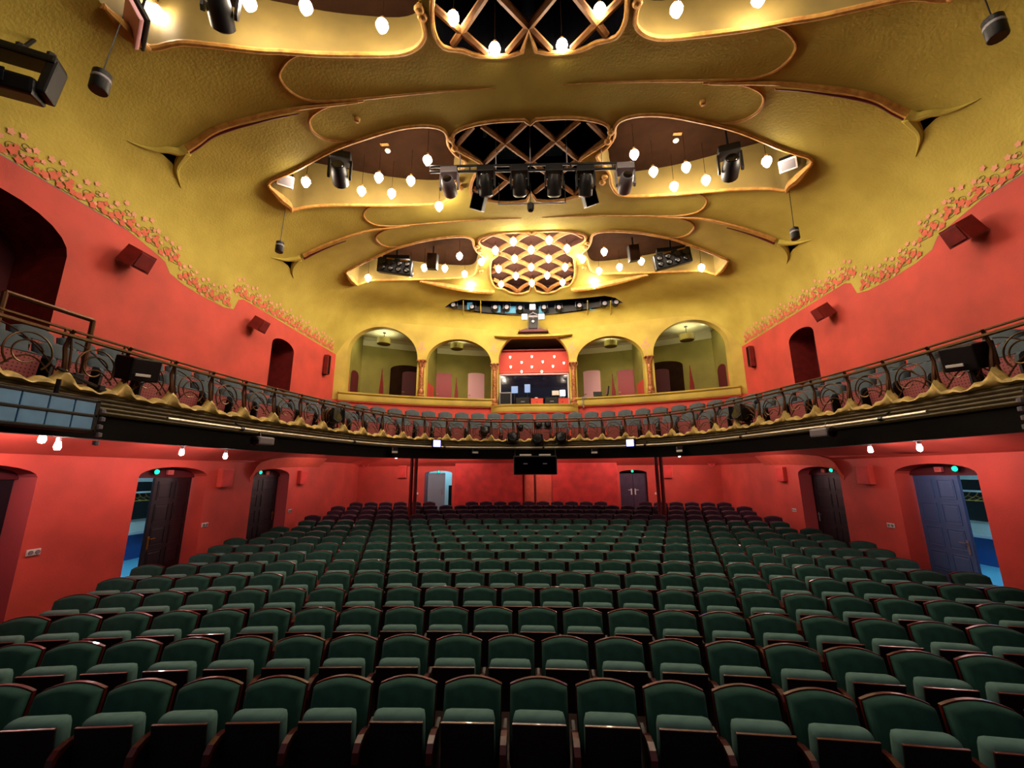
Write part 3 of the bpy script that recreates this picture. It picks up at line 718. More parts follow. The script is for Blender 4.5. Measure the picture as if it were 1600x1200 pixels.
# control desk behind the fourth arch
p = at(929, 616, 16.9); t = thing('control_desk', 'grey control desk with keyboard behind the fourth arch', 'desk', (p.x, p.y, 2.6))
MB().bbox((0, 0, .42), (1.1, .5, .06), .01).build('top', 'grey_metal', t)
for x in (-.5, .5): MB().bbox((x, 0, .2), (.05, .45, .4), .01).build('leg', 'grey_metal', t)
p = at(934, 611, 16.85); t = thing('laptop', 'small black laptop on the grey control desk', 'laptop', (p.x, p.y-.05, 3.05))
MB().bbox((0, 0, .02), (.36, .24, .03), .008).build('base', 'black', t); MB().bbox((0, .12, .14), (.36, .02, .24), .008, rotm(-.2)).build('screen', 'black_gloss', t)
p = at(949, 606, 16.8); t = thing('desk_monitor', 'thin black monitor seen edge-on at the end of the control desk', 'monitor', (p.x, p.y, 3.05))
MB().bbox((0, 0, .26), (.06, .42, .34), .01, rotm(0, .15)).build('screen', 'black_gloss', t); MB().tube([(0, 0, 0), (0, 0, .2)], .02, 6).build('stand', 'black', t)

# ---- canopy over the booth and the black box on it
cp = thing('booth_canopy', 'long thin mustard canopy board over the control booth', 'canopy', (0, Yo(0), 5.72))
m = MB(); m.prism([(-1.66, .02), (-1.2, -.02), (-.7, -.035), (.7, -.035), (1.2, -.02), (1.66, .03), (1.6, .06), (.8, .065), (-.8, .065), (-1.6, .06)], lambda a, z: (a, -.34, z), (0, .36, 0)); m.build('board', 'olive_wall', cp)
for x in (-.6, .6): MB().tube([(x, -.3, .05), (x, -.02, .4)], .012, 6).build('stay', 'dark_metal', cp)
p = at(833, 505, 16.45); t = thing('projector_housing', 'black upright projector housing on the booth canopy', 'projector', (p.x, 16.55, 5.83))
MB().prism([(-.64, 0), (.64, 0), (.5, .08), (.3, .14), (-.3, .14), (-.5, .08)], lambda a, z: (a, -.1, z), (0, .3, 0)).build('base', 'maroon', t)
MB().bbox((0, 0, .36), (.38, .3, .5), .02).build('body', 'black', t); MB().lathe([(.07, 0), (.08, .03), (.06, .05)], 14, Matrix.Translation((0, -.15, .42)) @ Matrix.Rotation(PI/2, 4, 'X')).build('lens', 'black_gloss', t, smooth=True)
MB().bbox((0, -.02, .66), (.36, .2, .12), .02).build('top_block', 'grey_metal', t)
for s in (-1, 1): MB().tube([(s*.19, -.1, .1), (s*.24, -.12, .3), (s*.2, -.1, .6)], .012, 6).build('cable', 'grey_metal', t)
for px, py, lb in ((819.5, 495.5, 'white square floodlight left of the projector housing'), (846, 495, 'white square floodlight right of the projector housing'), (832, 480, 'white square floodlight above the projector housing')):
    p = at(px, py, 16.05); t = thing('floodlight', lb, 'floodlight', p)
    MB().bbox((0, 0, 0), (.24, .08, .25), .02).build('body', 'white_paint', t); MB().bbox((0, -.045, 0), (.2, .01, .21), .004).build('lens', 'led_white', t)
    MB().tube([(-.13, .0, 0), (-.13, .12, 0), (.13, .12, 0), (.13, 0, 0)], .01, 6).build('bracket', 'grey_metal', t)
t = thing('floodlight_bracket', 'small metal bracket carrying the three white floodlights', 'bracket', at(833, 492, 16.2))
for a, b in (((-.35, 0, -.08), (0, .0, .1)), ((.35, 0, -.08), (0, 0, .1)), ((-.35, 0, -.08), (.35, 0, -.08)), ((0, 0, .1), (0, 0, .35)), ((0, 0, -.1), (0, .3, -.3))):
    MB().tube([a, b], .015, 6).build('bar', 'grey_metal', t)

# ---- lamps and panes behind the slot window
for a, b, y0 in ((766, 782, 483), (795, 806, 484), (842, 850, 484), (921, 934, 479), (787, 795, 484), (730, 738, 478)):
    p = on_vault((a+b)/2, y0); d = ray((a+b)/2, y0)*(p.y+0.16); w = (ray(b, y0).x-ray(a, y0).x)*d.y
    MB().box(d, (w, .03, .30)).build('pane', 'teal_lit', slot_room)
sl = 0
for px, py in ((709, 478), (738, 481), (774, 482), (792, 482), (813, 483), (850, 482), (873, 482), (905, 479), (944, 476), (962, 474)):
    sl += 1; p = ray(px, py)*(on_vault(px, py).y+0.03)
    t = thing('slot_spotlight', 'dark stage lamp inside the slot window, %s from the left' % ordinal(sl), 'spotlight', p, group='lamps behind the slot window')
    MB().lathe([(.08, -.12), (.13, -.1), (.13, .1), (.09, .14)], 12, Matrix.Rotation(PI/2, 4, 'X')).build('body', 'dark_metal', t, smooth=True)
    MB().tube([(-.15, 0, 0), (-.15, 0, .22), (.15, 0, .22), (.15, 0, 0)], .015, 6).build('yoke', 'grey_metal', t)
    MB().tube([(0, 0, .22), (0, 0, 7.73-p.z)], .015, 6).build('hook', 'dark_metal', t)
    MB().lathe([(.05, 0), (.09, .01), (.0, .02)], 12, Matrix.Translation((0, -.14, 0)) @ Matrix.Rotation(PI/2, 4, 'X')).build('lens', 'grey_metal', t)
t = thing('slot_tube_light', 'cool tube light inside the slot window room', 'light', (0, on_vault(834, 483).y+.1, 7.66))
MB().bbox((0, 0, 0.02), (4.2, .08, .05), .01).build('housing', 'white_paint', t); MB().tube([(-2.0, 0, -.03), (2.0, 0, -.03)], .02, 8).build('tube', 'tube_slot', t)

# ================================================================== CEILING BULBS
_bulb_me = {}
def bulb(p, ztop, label, group, r=0.10, mt='bulb'):
    t = thing('light_bulb', label, 'light bulb', p, group=group)
    if 'g' not in _bulb_me:
        a = MB().lathe([(0.0, -1.5*r), (0.35*r, -1.3*r), (0.8*r, -0.6*r), (1.0*r, 0.0), (0.85*r, 0.55*r), (0.45*r, 0.95*r), (0.3*r, 1.1*r)], 12, caps=False).build('glass', mt, t, smooth=True)
        b = MB().lathe([(0.32*r, 1.0*r), (0.36*r, 1.6*r), (0.2*r, 1.8*r), (0.0, 1.8*r)], 10, caps=False).build('socket', 'brass', t, smooth=True)
        _bulb_me['g'] = (a.data, b.data)
    else:
        for n, me in zip(('glass', 'socket'), _bulb_me['g']): link(bpy.data.objects.new(n, me), t)
    if ztop-p.z > 0.25: MB().tube([(0, 0, 1.7*r), (0, 0, ztop-p.z)], 0.006, 5).build('cord', 'brown_coffer', t)
    return t
def side_of(px): return 'left' if px < 831 else 'right'
B1 = [(243, 18), (390, 5), (478, 11), (597, 40), (708, 28), (773, 76), (878, 71), (937, 16), (1057, 15), (1185, -2)]
for i, (x, y) in enumerate(B1):
    p = at_z(x, y, 7.10 if not 640 < x < 1000 else 7.24); bulb(p, 7.94 if abs(p.x) > 1.3 else 8.5, 'glowing bulb at the top edge of the picture, %s from the left' % ordinal(i+1), 'bulbs of the nearest ceiling opening')
for i, (x, y) in enumerate([(-4.6, 3.2), (-3.4, 2.9), (-2.3, 3.6), (2.3, 3.6), (3.4, 2.9), (4.6, 3.2)]):   # the same opening goes on above the frame
    bulb(Vector((x, y, 7.15)), 7.94, 'glowing bulb in the nearest opening, above the picture, %s from the left' % ordinal(i+1), 'bulbs of the nearest ceiling opening')
B2 = [(478, 284), (565, 298), (592, 277), (612, 302), (642, 282), (668, 250), (686, 322), (991, 241), (1021, 268), (1053, 291), (1072, 261), (1103, 281), (1198, 252)]
for i, (x, y) in enumerate(B2):
    p = on_vault(x, y, 0.12) if (x, y) != (686, 322) else on_vault(686, 322, 0.35)
    k = [q for q in B2 if side_of(q[0]) == side_of(x)].index((x, y))+1
    bulb(p, 7.84, 'glowing bulb in the middle opening, %s side, %s from the left of that side' % (side_of(x), ordinal(k)), 'bulbs of the middle ceiling opening')
B3 = [(575, 434), (641, 427), (663, 418), (695, 419), (718, 400), (726, 428), (736, 449), (752, 409), (910, 405), (928, 444), (936, 423), (944, 393), (968, 417), (1002, 408), (1096, 418)]
for i, (x, y) in enumerate(B3):
    p = on_vault(x, y, 0.12); k = [q for q in B3 if side_of(q[0]) == side_of(x)].index((x, y))+1
    bulb(p, 7.60 if p.y < 15 else 7.3, 'glowing bulb in the far opening, %s side, %s from the left of that side' % (side_of(x), ordinal(k)), 'bulbs of the far ceiling opening')
BL3 = [[(802, 377), (858, 375)], [(774, 391), (830, 390), (886, 388)], [(804, 404), (857, 404)], [(779, 420), (830, 417), (883, 417)], [(806, 431), (855, 430)], [(783, 444), (831, 442), (879, 441)]]
for j, row in enumerate(BL3):
    for i, (x, y) in enumerate(row):
        p = on_vault(x, y, 0.21)
        where = {2: ('left', 'right'), 3: ('left', 'centre', 'right')}[len(row)][i]
        bulb(p, p.z+.32, 'glowing bulb on a lattice crossing, %s row from the top, %s one' % (ordinal(j+1), where), 'bulbs of the far lattice')

# ================================================================== STALLS SEATING
def seat_outline(w, z0, z1, rise, n=8):
    o = [(-w/2+.02, z0), (w/2-.02, z0), (w/2, z0+.05)]
    for k in range(n+1):
        x = w/2-w*k/n; o.append((x, z1+rise*(1-(2*x/w)**2)))
    o.append((-w/2, z0+.05)); return o
def pillow(m, o, layers, tilt, zref):
    """stack of inset outlines: layers = (inset, y)"""
    cx = 0; cz = sum(z for x, z in o)/len(o); n = len(o); V = []
    for ins, y in layers:
        for x, z in o:
            k = 1-ins; X = x*k; Z = cz+(z-cz)*k
            V.append((X, y+(Z-zref)*tilt, Z))
    F = [(l*n+i, l*n+(i+1) % n, (l+1)*n+(i+1) % n, (l+1)*n+i) for l in range(len(layers)-1) for i in range(n)]
    F += [tuple(range(n)), tuple((len(layers)-1)*n+i for i in range(n))]
    return m.add(V, F)
def make_seat(name, m_back, m_cush, m_pan, m_wood, label, cat, group, w=0.462, top=0.825, rise=0.048, zc=0.565):
    t = thing(name, label, cat, group=group)
    o = seat_outline(w, 0.40, top, rise)
    pillow(MB(), o, [(0.0, 0.02), (0.0, -0.02), (0.05, -0.05), (0.16, -0.066)], 0.24, 0.45).build('backrest', m_back, t, smooth=True, auto=math.radians(70))
    oo = seat_outline(w+.012, 0.30, top+.006, rise+.003)
    pillow(MB(), oo, [(0.0, 0.025), (0.0, 0.055)], 0.24, 0.45).build('back_shell', m_wood, t)
    # tipped-up seat: cushion behind, board in front
    m = MB(); m.bbox((0, -0.125, zc), (0.40, 0.14, 0.385), 0.055, rotm(0.10)); m.build('seat_cushion', m_cush, t, smooth=True, auto=math.radians(75))
    m = MB(); m.bbox((0, -0.205, zc-.03), (0.40, 0.018, 0.375), 0.006, rotm(0.10)); pan = m.build('seat_board', m_pan, t)
    m = MB(); m.bbox((0, -0.226, zc+.155), (0.402, 0.022, 0.012), 0.004, rotm(0.10)); m.build('board_edge', m_wood, pan)
    m = MB(); pr = [(-0.04, 0.60), (-0.12, 0.625), (-0.20, 0.628), (-0.27, 0.61), (-0.31, 0.57), (-0.32, 0.50), (-0.30, 0.50), (-0.27, 0.56), (-0.20, 0.59), (-0.04, 0.575)]
    m.prism(pr, lambda y, z: (0.247, y, z), (0.046, 0, 0)); m.build('armrest', m_wood, t)
    m = MB(); m.prism([(-0.28, 0.0), (0.10, 0.0), (0.09, 0.60), (-0.04, 0.575), (-0.20, 0.59), (-0.27, 0.56), (-0.30, 0.50)], lambda y, z: (0.257, y, z), (0.026, 0, 0)); m.build('side_support', 'seat_dark', t)
    return t
SEAT = make_seat('theatre_chair', 'seat_green', 'cushion_green', 'seat_dark', 'seat_wood', 'x', 'seat', 'stalls seats')
PITCH_X, PITCH_Y, R1 = 0.54, 0.83, 28.0
LIMIT = {1: 5.5, 2: 6.3, 3: 6.5, 4: 6.3, 5: 6.5, 6: 7.1, 7: 6.5, 8: 6.8, 9: 7.1, 10: 6.8, 11: 7.1, 12: 6.8, 13: 7.1, 14: 6.8, 15: 7.1, 16: 6.8}
first = True; rear = []
for row in range(1, 17):
    r = R1+(row-1)*PITCH_Y; da = PITCH_X/r; n = int(LIMIT[row]/PITCH_X)+1
    ks = [k for k in range(-n, n+1)] if row % 2 else [k+0.5 for k in range(-n-1, n+1)]
    pos = [(r*math.sin(k*da), R0+r*math.cos(k*da), k, -k*da) for k in ks if abs(r*math.sin(k*da)) <= LIMIT[row]]
    if row == 16: pos = [p for p in pos if not (2.9 < abs(p[0]) < 4.0)]
    for i, (x, y, k, a) in enumerate(pos):
        z = fz(x, y)
        if row == 1 and abs(x) > 5.3: continue
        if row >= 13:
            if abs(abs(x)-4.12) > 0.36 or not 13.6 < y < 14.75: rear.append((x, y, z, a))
            continue
        side = 'left' if k < 0 else 'right'; q = int(math.ceil(abs(k)))
        lb = 'dark green tip-up seat, %s row from the stage, %s' % (ordinal(row), 'on the centre line' if k == 0 else '%s seat %s of centre' % (ordinal(q), side))
        if first:
            SEAT.location = (x, y, z); SEAT.rotation_euler = (0, 0, a); SEAT['label'] = lb; first = False; s = SEAT
        else: s = dup(SEAT, (x, y, z), a, lb)
        if i == 0:
            for nm in ('armrest', 'side_support'):
                src = [c for c in SEAT.children if c.name.split('.')[0] == nm][0]
                c = src.copy(); COL.objects.link(c); c.parent = s; c.location = (-0.54, 0, 0)
# the dim rows beneath the balcony: one mesh per material, the seats can hardly be told apart there
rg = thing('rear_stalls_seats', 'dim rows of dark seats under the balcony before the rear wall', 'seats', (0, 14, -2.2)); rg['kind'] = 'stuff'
acc = {}
for ch in SEAT.children:
    nm = ch.name.split('.')[0]
    if nm in acc: continue
    mb = MB(); acc[nm] = 1
    vs_ = [v.co.copy() for v in ch.data.vertices]; fs_ = [tuple(p.vertices) for p in ch.data.polygons]
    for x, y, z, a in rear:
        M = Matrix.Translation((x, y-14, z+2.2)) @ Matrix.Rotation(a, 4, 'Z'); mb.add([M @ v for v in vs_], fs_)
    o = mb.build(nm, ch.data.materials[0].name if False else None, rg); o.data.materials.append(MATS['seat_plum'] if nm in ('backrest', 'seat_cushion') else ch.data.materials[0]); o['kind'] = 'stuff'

# ================================================================== BALCONY SEATING, RAILING, TRIM
BSEAT = make_seat('balcony_chair', 'balcony_grey', 'balcony_grey', 'balcony_pink', 'balcony_grey', 'x', 'seat', 'balcony seats', top=0.80, rise=0.07, zc=0.455)
firstb = True
for rowi, (off, z, rn) in enumerate(((0.95, 0.80, 'front'), (1.92, 1.22, 'rear'))):
    # resample the offset curve at equal steps
    P = []; L = 0; prev = None; step = 0.56
    fine = [bal(BS[-1]*k/4000, off) for k in range(4001)]
    mid = 2000; cum = [0]*4001
    for k in range(1, 4001): cum[k] = cum[k-1]+(fine[k][0]-fine[k-1][0]).length
    c0 = cum[mid]; n = int(c0/step)
    for k in range(-n, n):
        tgt = c0+(k+0.5)*step; lo = 0; hi = 4000
        while hi-lo > 1:
            m_ = (lo+hi)//2
            if cum[m_] <= tgt: lo = m_
            else: hi = m_
        p, N, T = fine[lo]
        if p.y < 2.9 or abs(p.x) > W-0.32: continue
        a = math.atan2(T.y, T.x); side = 'left' if k < 0 else 'right'; q = (-k if k < 0 else k+1)
        lb = 'grey balcony seat with pink underside, %s row, %s to the %s of centre' % (rn, ordinal(q), side)
        if firstb:
            BSEAT.location = (p.x, p.y, z); BSEAT.rotation_euler = (0, 0, a); BSEAT['label'] = lb; firstb = False
        else: dup(BSEAT, (p.x, p.y, z), a, lb)

ZR = 1.61
railing = thing('balcony_railing', 'curved bronze railing with scrolled ironwork along the balcony front', 'railing', (0, 12.4, 0.96))
def rl(off, z, r, name, mt):
    m = MB(); m.tube([(bal(s, off)[0].x, bal(s, off)[0].y-12.4, z-0.96) for s in SB], r, 6); return m.build(name, mt, railing, smooth=True)
rl(0.06, ZR, 0.016, 'handrail', 'rail_bronze'); rl(-0.02, ZR-0.085, 0.022, 'handrail', 'rail_bronze')
step = 0.66; c0 = BS[-1]/2; n = int(c0/step)-1
pm = MB()
pm.tube([(0, 0.03, 0.0), (0, -0.03, 0.12), (0, 0.0, 0.3), (0, 0.03, 0.42), (0, -0.01, 0.58), (0, -0.04, 0.62)], lambda t: 0.028-0.010*t, 6)
pm.tube([(0.05, 0.03, 0.0), (0.05, -0.01, 0.2), (0.04, 0.0, 0.4), (0.0, 0.0, 0.6), (-0.04, 0.02, 0.62), (-0.05, 0.02, 0.52)], 0.012, 5)
post0 = None; sc0 = None
def scroll_mesh():
    m = MB()
    a = [(0.33+0.21*math.cos(g), 0, 0.27+0.21*math.sin(g)) for g in [PI*1.25-2*PI*k/26*0.86 for k in range(24)]]; m.tube(a, 0.010, 5)
    b = [(0.33+(0.155-0.003*k)*math.cos(g)-.03, -.015, 0.25+(0.155-0.003*k)*math.sin(g)) for k, g in enumerate([PI*0.1+2*PI*k/26*0.95 for k in range(24)])]; m.tube(b, 0.009, 5)
    c = [(0.10+0.45*k/10, .01, 0.04+0.20*math.sin(PI*k/10*0.9)) for k in range(11)]; m.tube(c, 0.009, 5)
    d = [(0.06+0.55*k/10, .0, 0.50-0.36*(k/10)**1.6) for k in range(11)]; m.tube(d, 0.008, 5)
    return m
for k in range(-n, n+1):
    p, N, T = bal(c0+k*step, 0.03)
    if p.y < 2.6: continue
    a = math.atan2(T.y, T.x); loc = (p.x, p.y-12.4, 0.02)
    if post0 is None:
        post0 = pm.build('post', 'bronze', railing, smooth=True); sc0 = scroll_mesh().build('scroll', 'rail_bronze', railing, smooth=True); A, B = post0, sc0
    else:
        A = post0.copy(); B = sc0.copy(); COL.objects.link(A); COL.objects.link(B); A.parent = railing; B.parent = railing
    for q in (A, B): q.location = loc; q.rotation_euler = (0, 0, a)
# gilt drapery edge: a wavy swag that peaks under each post
def drapery():
    m = MB(); V = []; F = []; ns = int(BS[-1]/0.055); w = 7
    for i in range(ns+1):
        s = BS[-1]*i/ns; ph = ((s-c0)/step) % 1.0; d = min(ph, 1-ph)
        pk = 0.11*math.exp(-(d/0.10)**2)+0.028*math.sin(2*PI*ph*3+1)+0.03*math.cos(2*PI*ph)
        fl = 0.022*math.sin(2*PI*ph*3+2.2)
        for o, z in ((0.10, 0.99+pk*0.6), (0.05, 1.02+pk), (0.0, 1.01+pk), (-0.045+fl, 0.985+pk*0.8), (-0.05+fl, 0.955+pk*0.45), (-0.02, 0.935+pk*.15), (0.03, 0.93)):
            p = bal(s, o)[0]; V.append((p.x, p.y, z))
    for i in range(ns):
        for k in range(w-1): F.append((i*w+k, i*w+k+1, (i+1)*w+k+1, (i+1)*w+k))
    return m.add(V, F)
drapery().build('drapery_edge', 'gilt', balcony, smooth=True)
# steel lighting pipe hung under the fascia
def pipe(px0, px1, name, label):
    t = thing(name, label, 'pipe'); pts = []
    # parametrise by plan angle: find arc lengths whose bearing matches the pixels
    def s_of(px, py=690):
        u = ray(px, py).x; best = min(range(NB+1), key=lambda k: abs(bpath[k].x/max(.1, bpath[k].y)-u)); return SB[best]
    s0, s1 = s_of(px0), s_of(px1); K = 60
    for k in range(K+1):
        p = bal(s0+(s1-s0)*k/K, -0.16)[0]; pts.append((p.x, p.y, 0.745))
    t.location = (pts[30][0], pts[30][1], 0.745); L = Vector(t.location)
    MB().tube([Vector(p)-L for p in pts], 0.026, 8).build('tube', 'pipe', t, smooth=True)
    for k in range(4, K, 9):
        q = Vector(pts[k])-L; N = bal(s0+(s1-s0)*k/K)[1]
        MB().tube([q, q+Vector((N.x*.14, N.y*.14, .1))], .012, 5).build('clamp', 'dark_metal', t)
        MB().lathe([(.036, -.03), (.036, .03)], 8, Matrix.Translation(q) @ Matrix.Rotation(math.atan2(N.y, N.x)+PI/2, 4, 'Z') @ Matrix.Rotation(PI/2, 4, 'Y')).build('coupler', 'dark_metal', t)
pipe(240, 1480, 'lighting_pipe', 'long pale steel lighting pipe under the balcony front')

# ================================================================== DOORS AND CORRIDORS
DN = [0]
def door_root(label, loc, rotz=0):
    DN[0] += 1; t = bpy.data.objects.new('door_%d' % DN[0], None); link(t); t.location = loc; t.rotation_euler = (0, 0, rotz)
    return tag(t, label, 'door', kind='structure')
def leaf(t, w, h, mt, panels=True, handle='brass', hx=None, mtp=None):
    """door leaf in local x (0..w), standing at y = 0, with raised panel mouldings"""
    lf = MB().bbox((w/2, 0, h/2), (w, .045, h), .008).build('door_leaf', mt, t)
    if panels:
        for j in range(5):
            for i in range(2):
                cx = w*(0.27+0.46*i); cz = h*(0.11+0.195*j); a, b = w*.17, h*.075
                m = MB()
                for c, d in (((cx, 0, cz+b), (2*a, .065, .02)), ((cx, 0, cz-b), (2*a, .065, .02)), ((cx-a, 0, cz), (.02, .065, 2*b)), ((cx+a, 0, cz), (.02, .065, 2*b))): m.box(c, d)
                m.bbox((cx, 0, cz), (2*a-.06, .056, 2*b-.06), .01); m.build('door_panel', mtp or mt, lf)
    hx = hx if hx is not None else .08
    for s in (-1, 1):
        m = MB(); m.bbox((hx, s*.03, 1.05), (.05, .01, .24), .004); m.tube([(hx, s*.03, 1.12), (hx, s*.07, 1.12), (hx+(.13 if hx < w/2 else -.13), s*.07, 1.12)], .011, 6); m.build('door_handle', handle, lf)
def exit_light(p, label, nrm):
    t = thing('exit_light', label, 'exit light', p, group='green exit lights over the doors')
    M = nrm.to_track_quat('Z', 'Y').to_matrix().to_4x4()
    MB().lathe([(.06, 0), (.064, .02), (.055, .03)], 14, M).build('base', 'dark_metal', t)
    MB().lathe([(.05, .03), (.042, .055), (.024, .07), (0, .075)], 14, M, caps=False).build('dome', 'exit_green', t, smooth=True)
ZF = -2.45
SIDE = {-1: 'left', 1: 'right'}
WHO = ['nearest', 'middle', 'far']
for s in (-1, 1):
    for i, (a, b) in enumerate(DOORS):
        zf = fz(s*W, (a+b)/2); h = -0.06-zf
        if s == 1 and i == 0: mt = 'door_dark'
        # tympanum over the leaf
        m = MB(); m.prism([(a, -.06), (b, -.06)]+[((a+b)/2+(b-a)/2*math.cos(PI*k/12), -.03+.19*math.sin(PI*k/12)) for k in range(13)], lambda y, z: (s*(W+.30), y, z), (s*.1, 0, 0)); m.build('tympanum', 'maroon', walls[SIDE[s]])
        mt = 'door_blue' if (s == 1 and i == 1) else 'door_dark'
        lb = '%s %s door in the %s wall of the stalls' % (WHO[i], {'door_blue': 'slate blue panelled', 'door_dark': 'almost black'}[mt], SIDE[s])
        w = {0: b-a-.04, 1: (b-a)*0.70, 2: (b-a)*0.97}[i]
        far = b-.02
        # hinged at the far jamb, leaf runs back towards the stage
        ang = {0: 0, 1: math.radians(10), 2: 0}[i]
        t = door_root(lb, (s*(W+.36), far, zf), -PI/2+ (-s*ang))
        leaf(t, w, h, mt, True, 'brass' if s < 0 else 'grey_metal', hx=w-.08 if i == 1 else .1)
        if i:
            exit_light(Vector((s*(W+.24), (a+b)/2-.25, .06)), 'green exit light over the %s door of the %s wall' % (WHO[i], SIDE[s]), Vector((-s, 0, 0)))
            t = thing('door_magnet', 'small pink box beside the exit light over the %s %s door' % (WHO[i], SIDE[s]), 'box', (s*(W+.26), (a+b)/2+.12, .05), group='small boxes over the doors')
            MB().bbox((0, 0, 0), (.06, .14, .1), .008).build('body', 'pink_reveal', t); MB().bbox((-s*.032, 0, 0), (.01, .06, .04), .003).build('cover', 'red_light', t)
    # corridor behind the middle door
    c = struct(MB().box((s*(W+2.5), 8.4, -1.2), (.1, 5.0, 2.8)).build('wall_corridor', 'corridor_white'), 'lit corridor wall behind the middle %s door' % SIDE[s])
    MB().box((s*(W+2.40), 8.4, -1.95), (.1, 5.0, 1.1)).build('counter_front', 'corridor_blue', c)
    MB().box((s*(W+2.36), 8.4, -1.38), (.3, 5.0, .06)).build('counter_top', 'white_paint', c)
    MB().box((s*(W+2.42), 8.4, -.62), (.06, 5.0, .9)).build('wardrobe_back', 'black', c)
    MB().box((s*(W+2.30), 8.4, -.42), (.05, 5.0, .04)).build('hanger_rail', 'white_paint', c)
    for k in range(22):
        y = 6.6+k*.17; MB().tube([(s*(W+2.30), y, -.43), (s*(W+2.26), y+.03, -.52), (s*(W+2.12), y+.1, -.62), (s*(W+2.40), y-.04, -.62), (s*(W+2.26), y+.03, -.52)], .012, 5).build('hanger', 'brass', c)
    MB().box((s*(W+1.52), 8.4, -2.25), (1.9, 5.0, .5)).build('corridor_floor', 'corridor_floor', c)
    MB().box((s*(W+1.5), 8.4, .22), (2.1, 5.0, .06)).build('corridor_ceiling', 'corridor_white', c)
    for y in (5.9, 10.9): MB().box((s*(W+1.5), y, -1.2), (2.1, .06, 2.9)).build('corridor_end', 'corridor_white', c)
    t = thing('corridor_tube_light', 'bright tube light on the ceiling of the %s corridor' % SIDE[s], 'light', (s*(W+1.4), 8.3, .17))
    MB().bbox((0, 0, -.02), (.16, 2.4, .04), .01).build('housing', 'white_paint', t); MB().tube([(0, -1.15, -.06), (0, 1.15, -.06)], .022, 8).build('tube', 'tube_cool', t)
    for yy, ww in ((5.1, 1.8), (11.7, 1.8)): MB().box((s*(W+.6), yy, -1.3), (.1, ww, 3.2)).build('door_backing', 'void', walls[SIDE[s]])

# ---- rear doors
xa, xb = rear_doors[0]; zr = fz(xa, YR); h = .03-zr
t = door_root('open grey blue door in the rear wall of the stalls, left', (xa+.10, YR+.18, zr), math.radians(14)); leaf(t, (xb-xa)*.62, h, 'door_grey', False, 'grey_metal', hx=.6)
c = struct(MB().box(((xa+xb)/2, YR+1.9, -1.0), (2.6, .1, 3.0)).build('wall_lobby', 'corridor_white'), 'white lobby wall behind the open rear door')
MB().box((xb-.1, YR+1.2, -1.3), (.5, .3, 1.6)).build('lobby_cupboard', 'black', c)
MB().box((xa-.08, YR+.6, -1.0), (.12, .5, 3.0)).build('lobby_shelf', 'black', c)
MB().box(((xa+xb)/2, YR+1.1, -2.32), (2.6, 1.7, .06)).build('lobby_floor', 'corridor_floor', c)
MB().box(((xa+xb)/2, YR+1.1, .45), (2.6, 1.7, .06)).build('lobby_ceiling', 'corridor_white', c)
for x in ((xa+xb)/2-1.3, (xa+xb)/2+1.3): MB().box((x, YR+1.1, -1.0), (.06, 1.7, 3.0)).build('lobby_side', 'corridor_white', c)
t = thing('lobby_tube_light', 'tube light on the lobby ceiling behind the open rear door', 'light', ((xa+xb)/2, YR+1.0, .40))
MB().bbox((0, 0, -.02), (1.0, .14, .04), .01).build('housing', 'white_paint', t); MB().tube([(-.45, 0, -.06), (.45, 0, -.06)], .022, 8).build('tube', 'tube_cool', t)
exit_light(Vector(((xa+xb)/2, YR+.06, .08)), 'green exit light over the open rear door', Vector((0, -1, 0)))
xa, xb = rear_doors[1]
for k, (x0, nm) in enumerate(((xa+.01, 'left'), ((xa+xb)/2+.005, 'right'))):
    t = door_root('closed violet brown %s leaf of the rear double door, right' % nm, (x0, YR+.16, zr), 0); leaf(t, (xb-xa)/2-.015, h-.04, 'door_violet', False, 'white_paint', hx=.07 if k else (xb-xa)/2-.09)
exit_light(Vector(((xa+xb)/2-.02, YR+.06, .08)), 'green exit light over the closed rear double door', Vector((0, -1, 0)))
MB().box(((xa+xb)/2, YR+.4, -1), (1.6, .05, 3.2)).build('door_backing', 'void', wall_rear)

# ---- slim posts under the balcony
for px, Y, r, lb in ((646, 14.2, .075, 'slim dark red post under the balcony, left of the open rear door'), (1031, 14.2, .075, 'slim dark red post under the balcony, right of the double door'), (836, 16.9, .06, 'slim dark red post in the middle before the rear wall')):
    p = at(px, 750, Y); z0 = fz(p.x, Y); z1 = uc(p.x, Y)-.02
    t = thing('support_post', lb, 'post', (p.x, Y, z0))
    for q in ((-r, r) if r > .07 else (0,)):
        MB().lathe([(r*.8, 0), (r*.8, z1-z0-.1), (r*1.1, z1-z0-.06), (r*1.2, z1-z0)], 12, Matrix.Translation((q, 0, 0))).build('shaft', 'red_dark', t, smooth=True)
    MB().bbox((0, 0, .05), (4*r, 3*r, .1), .02).build('foot', 'red_dark', t)

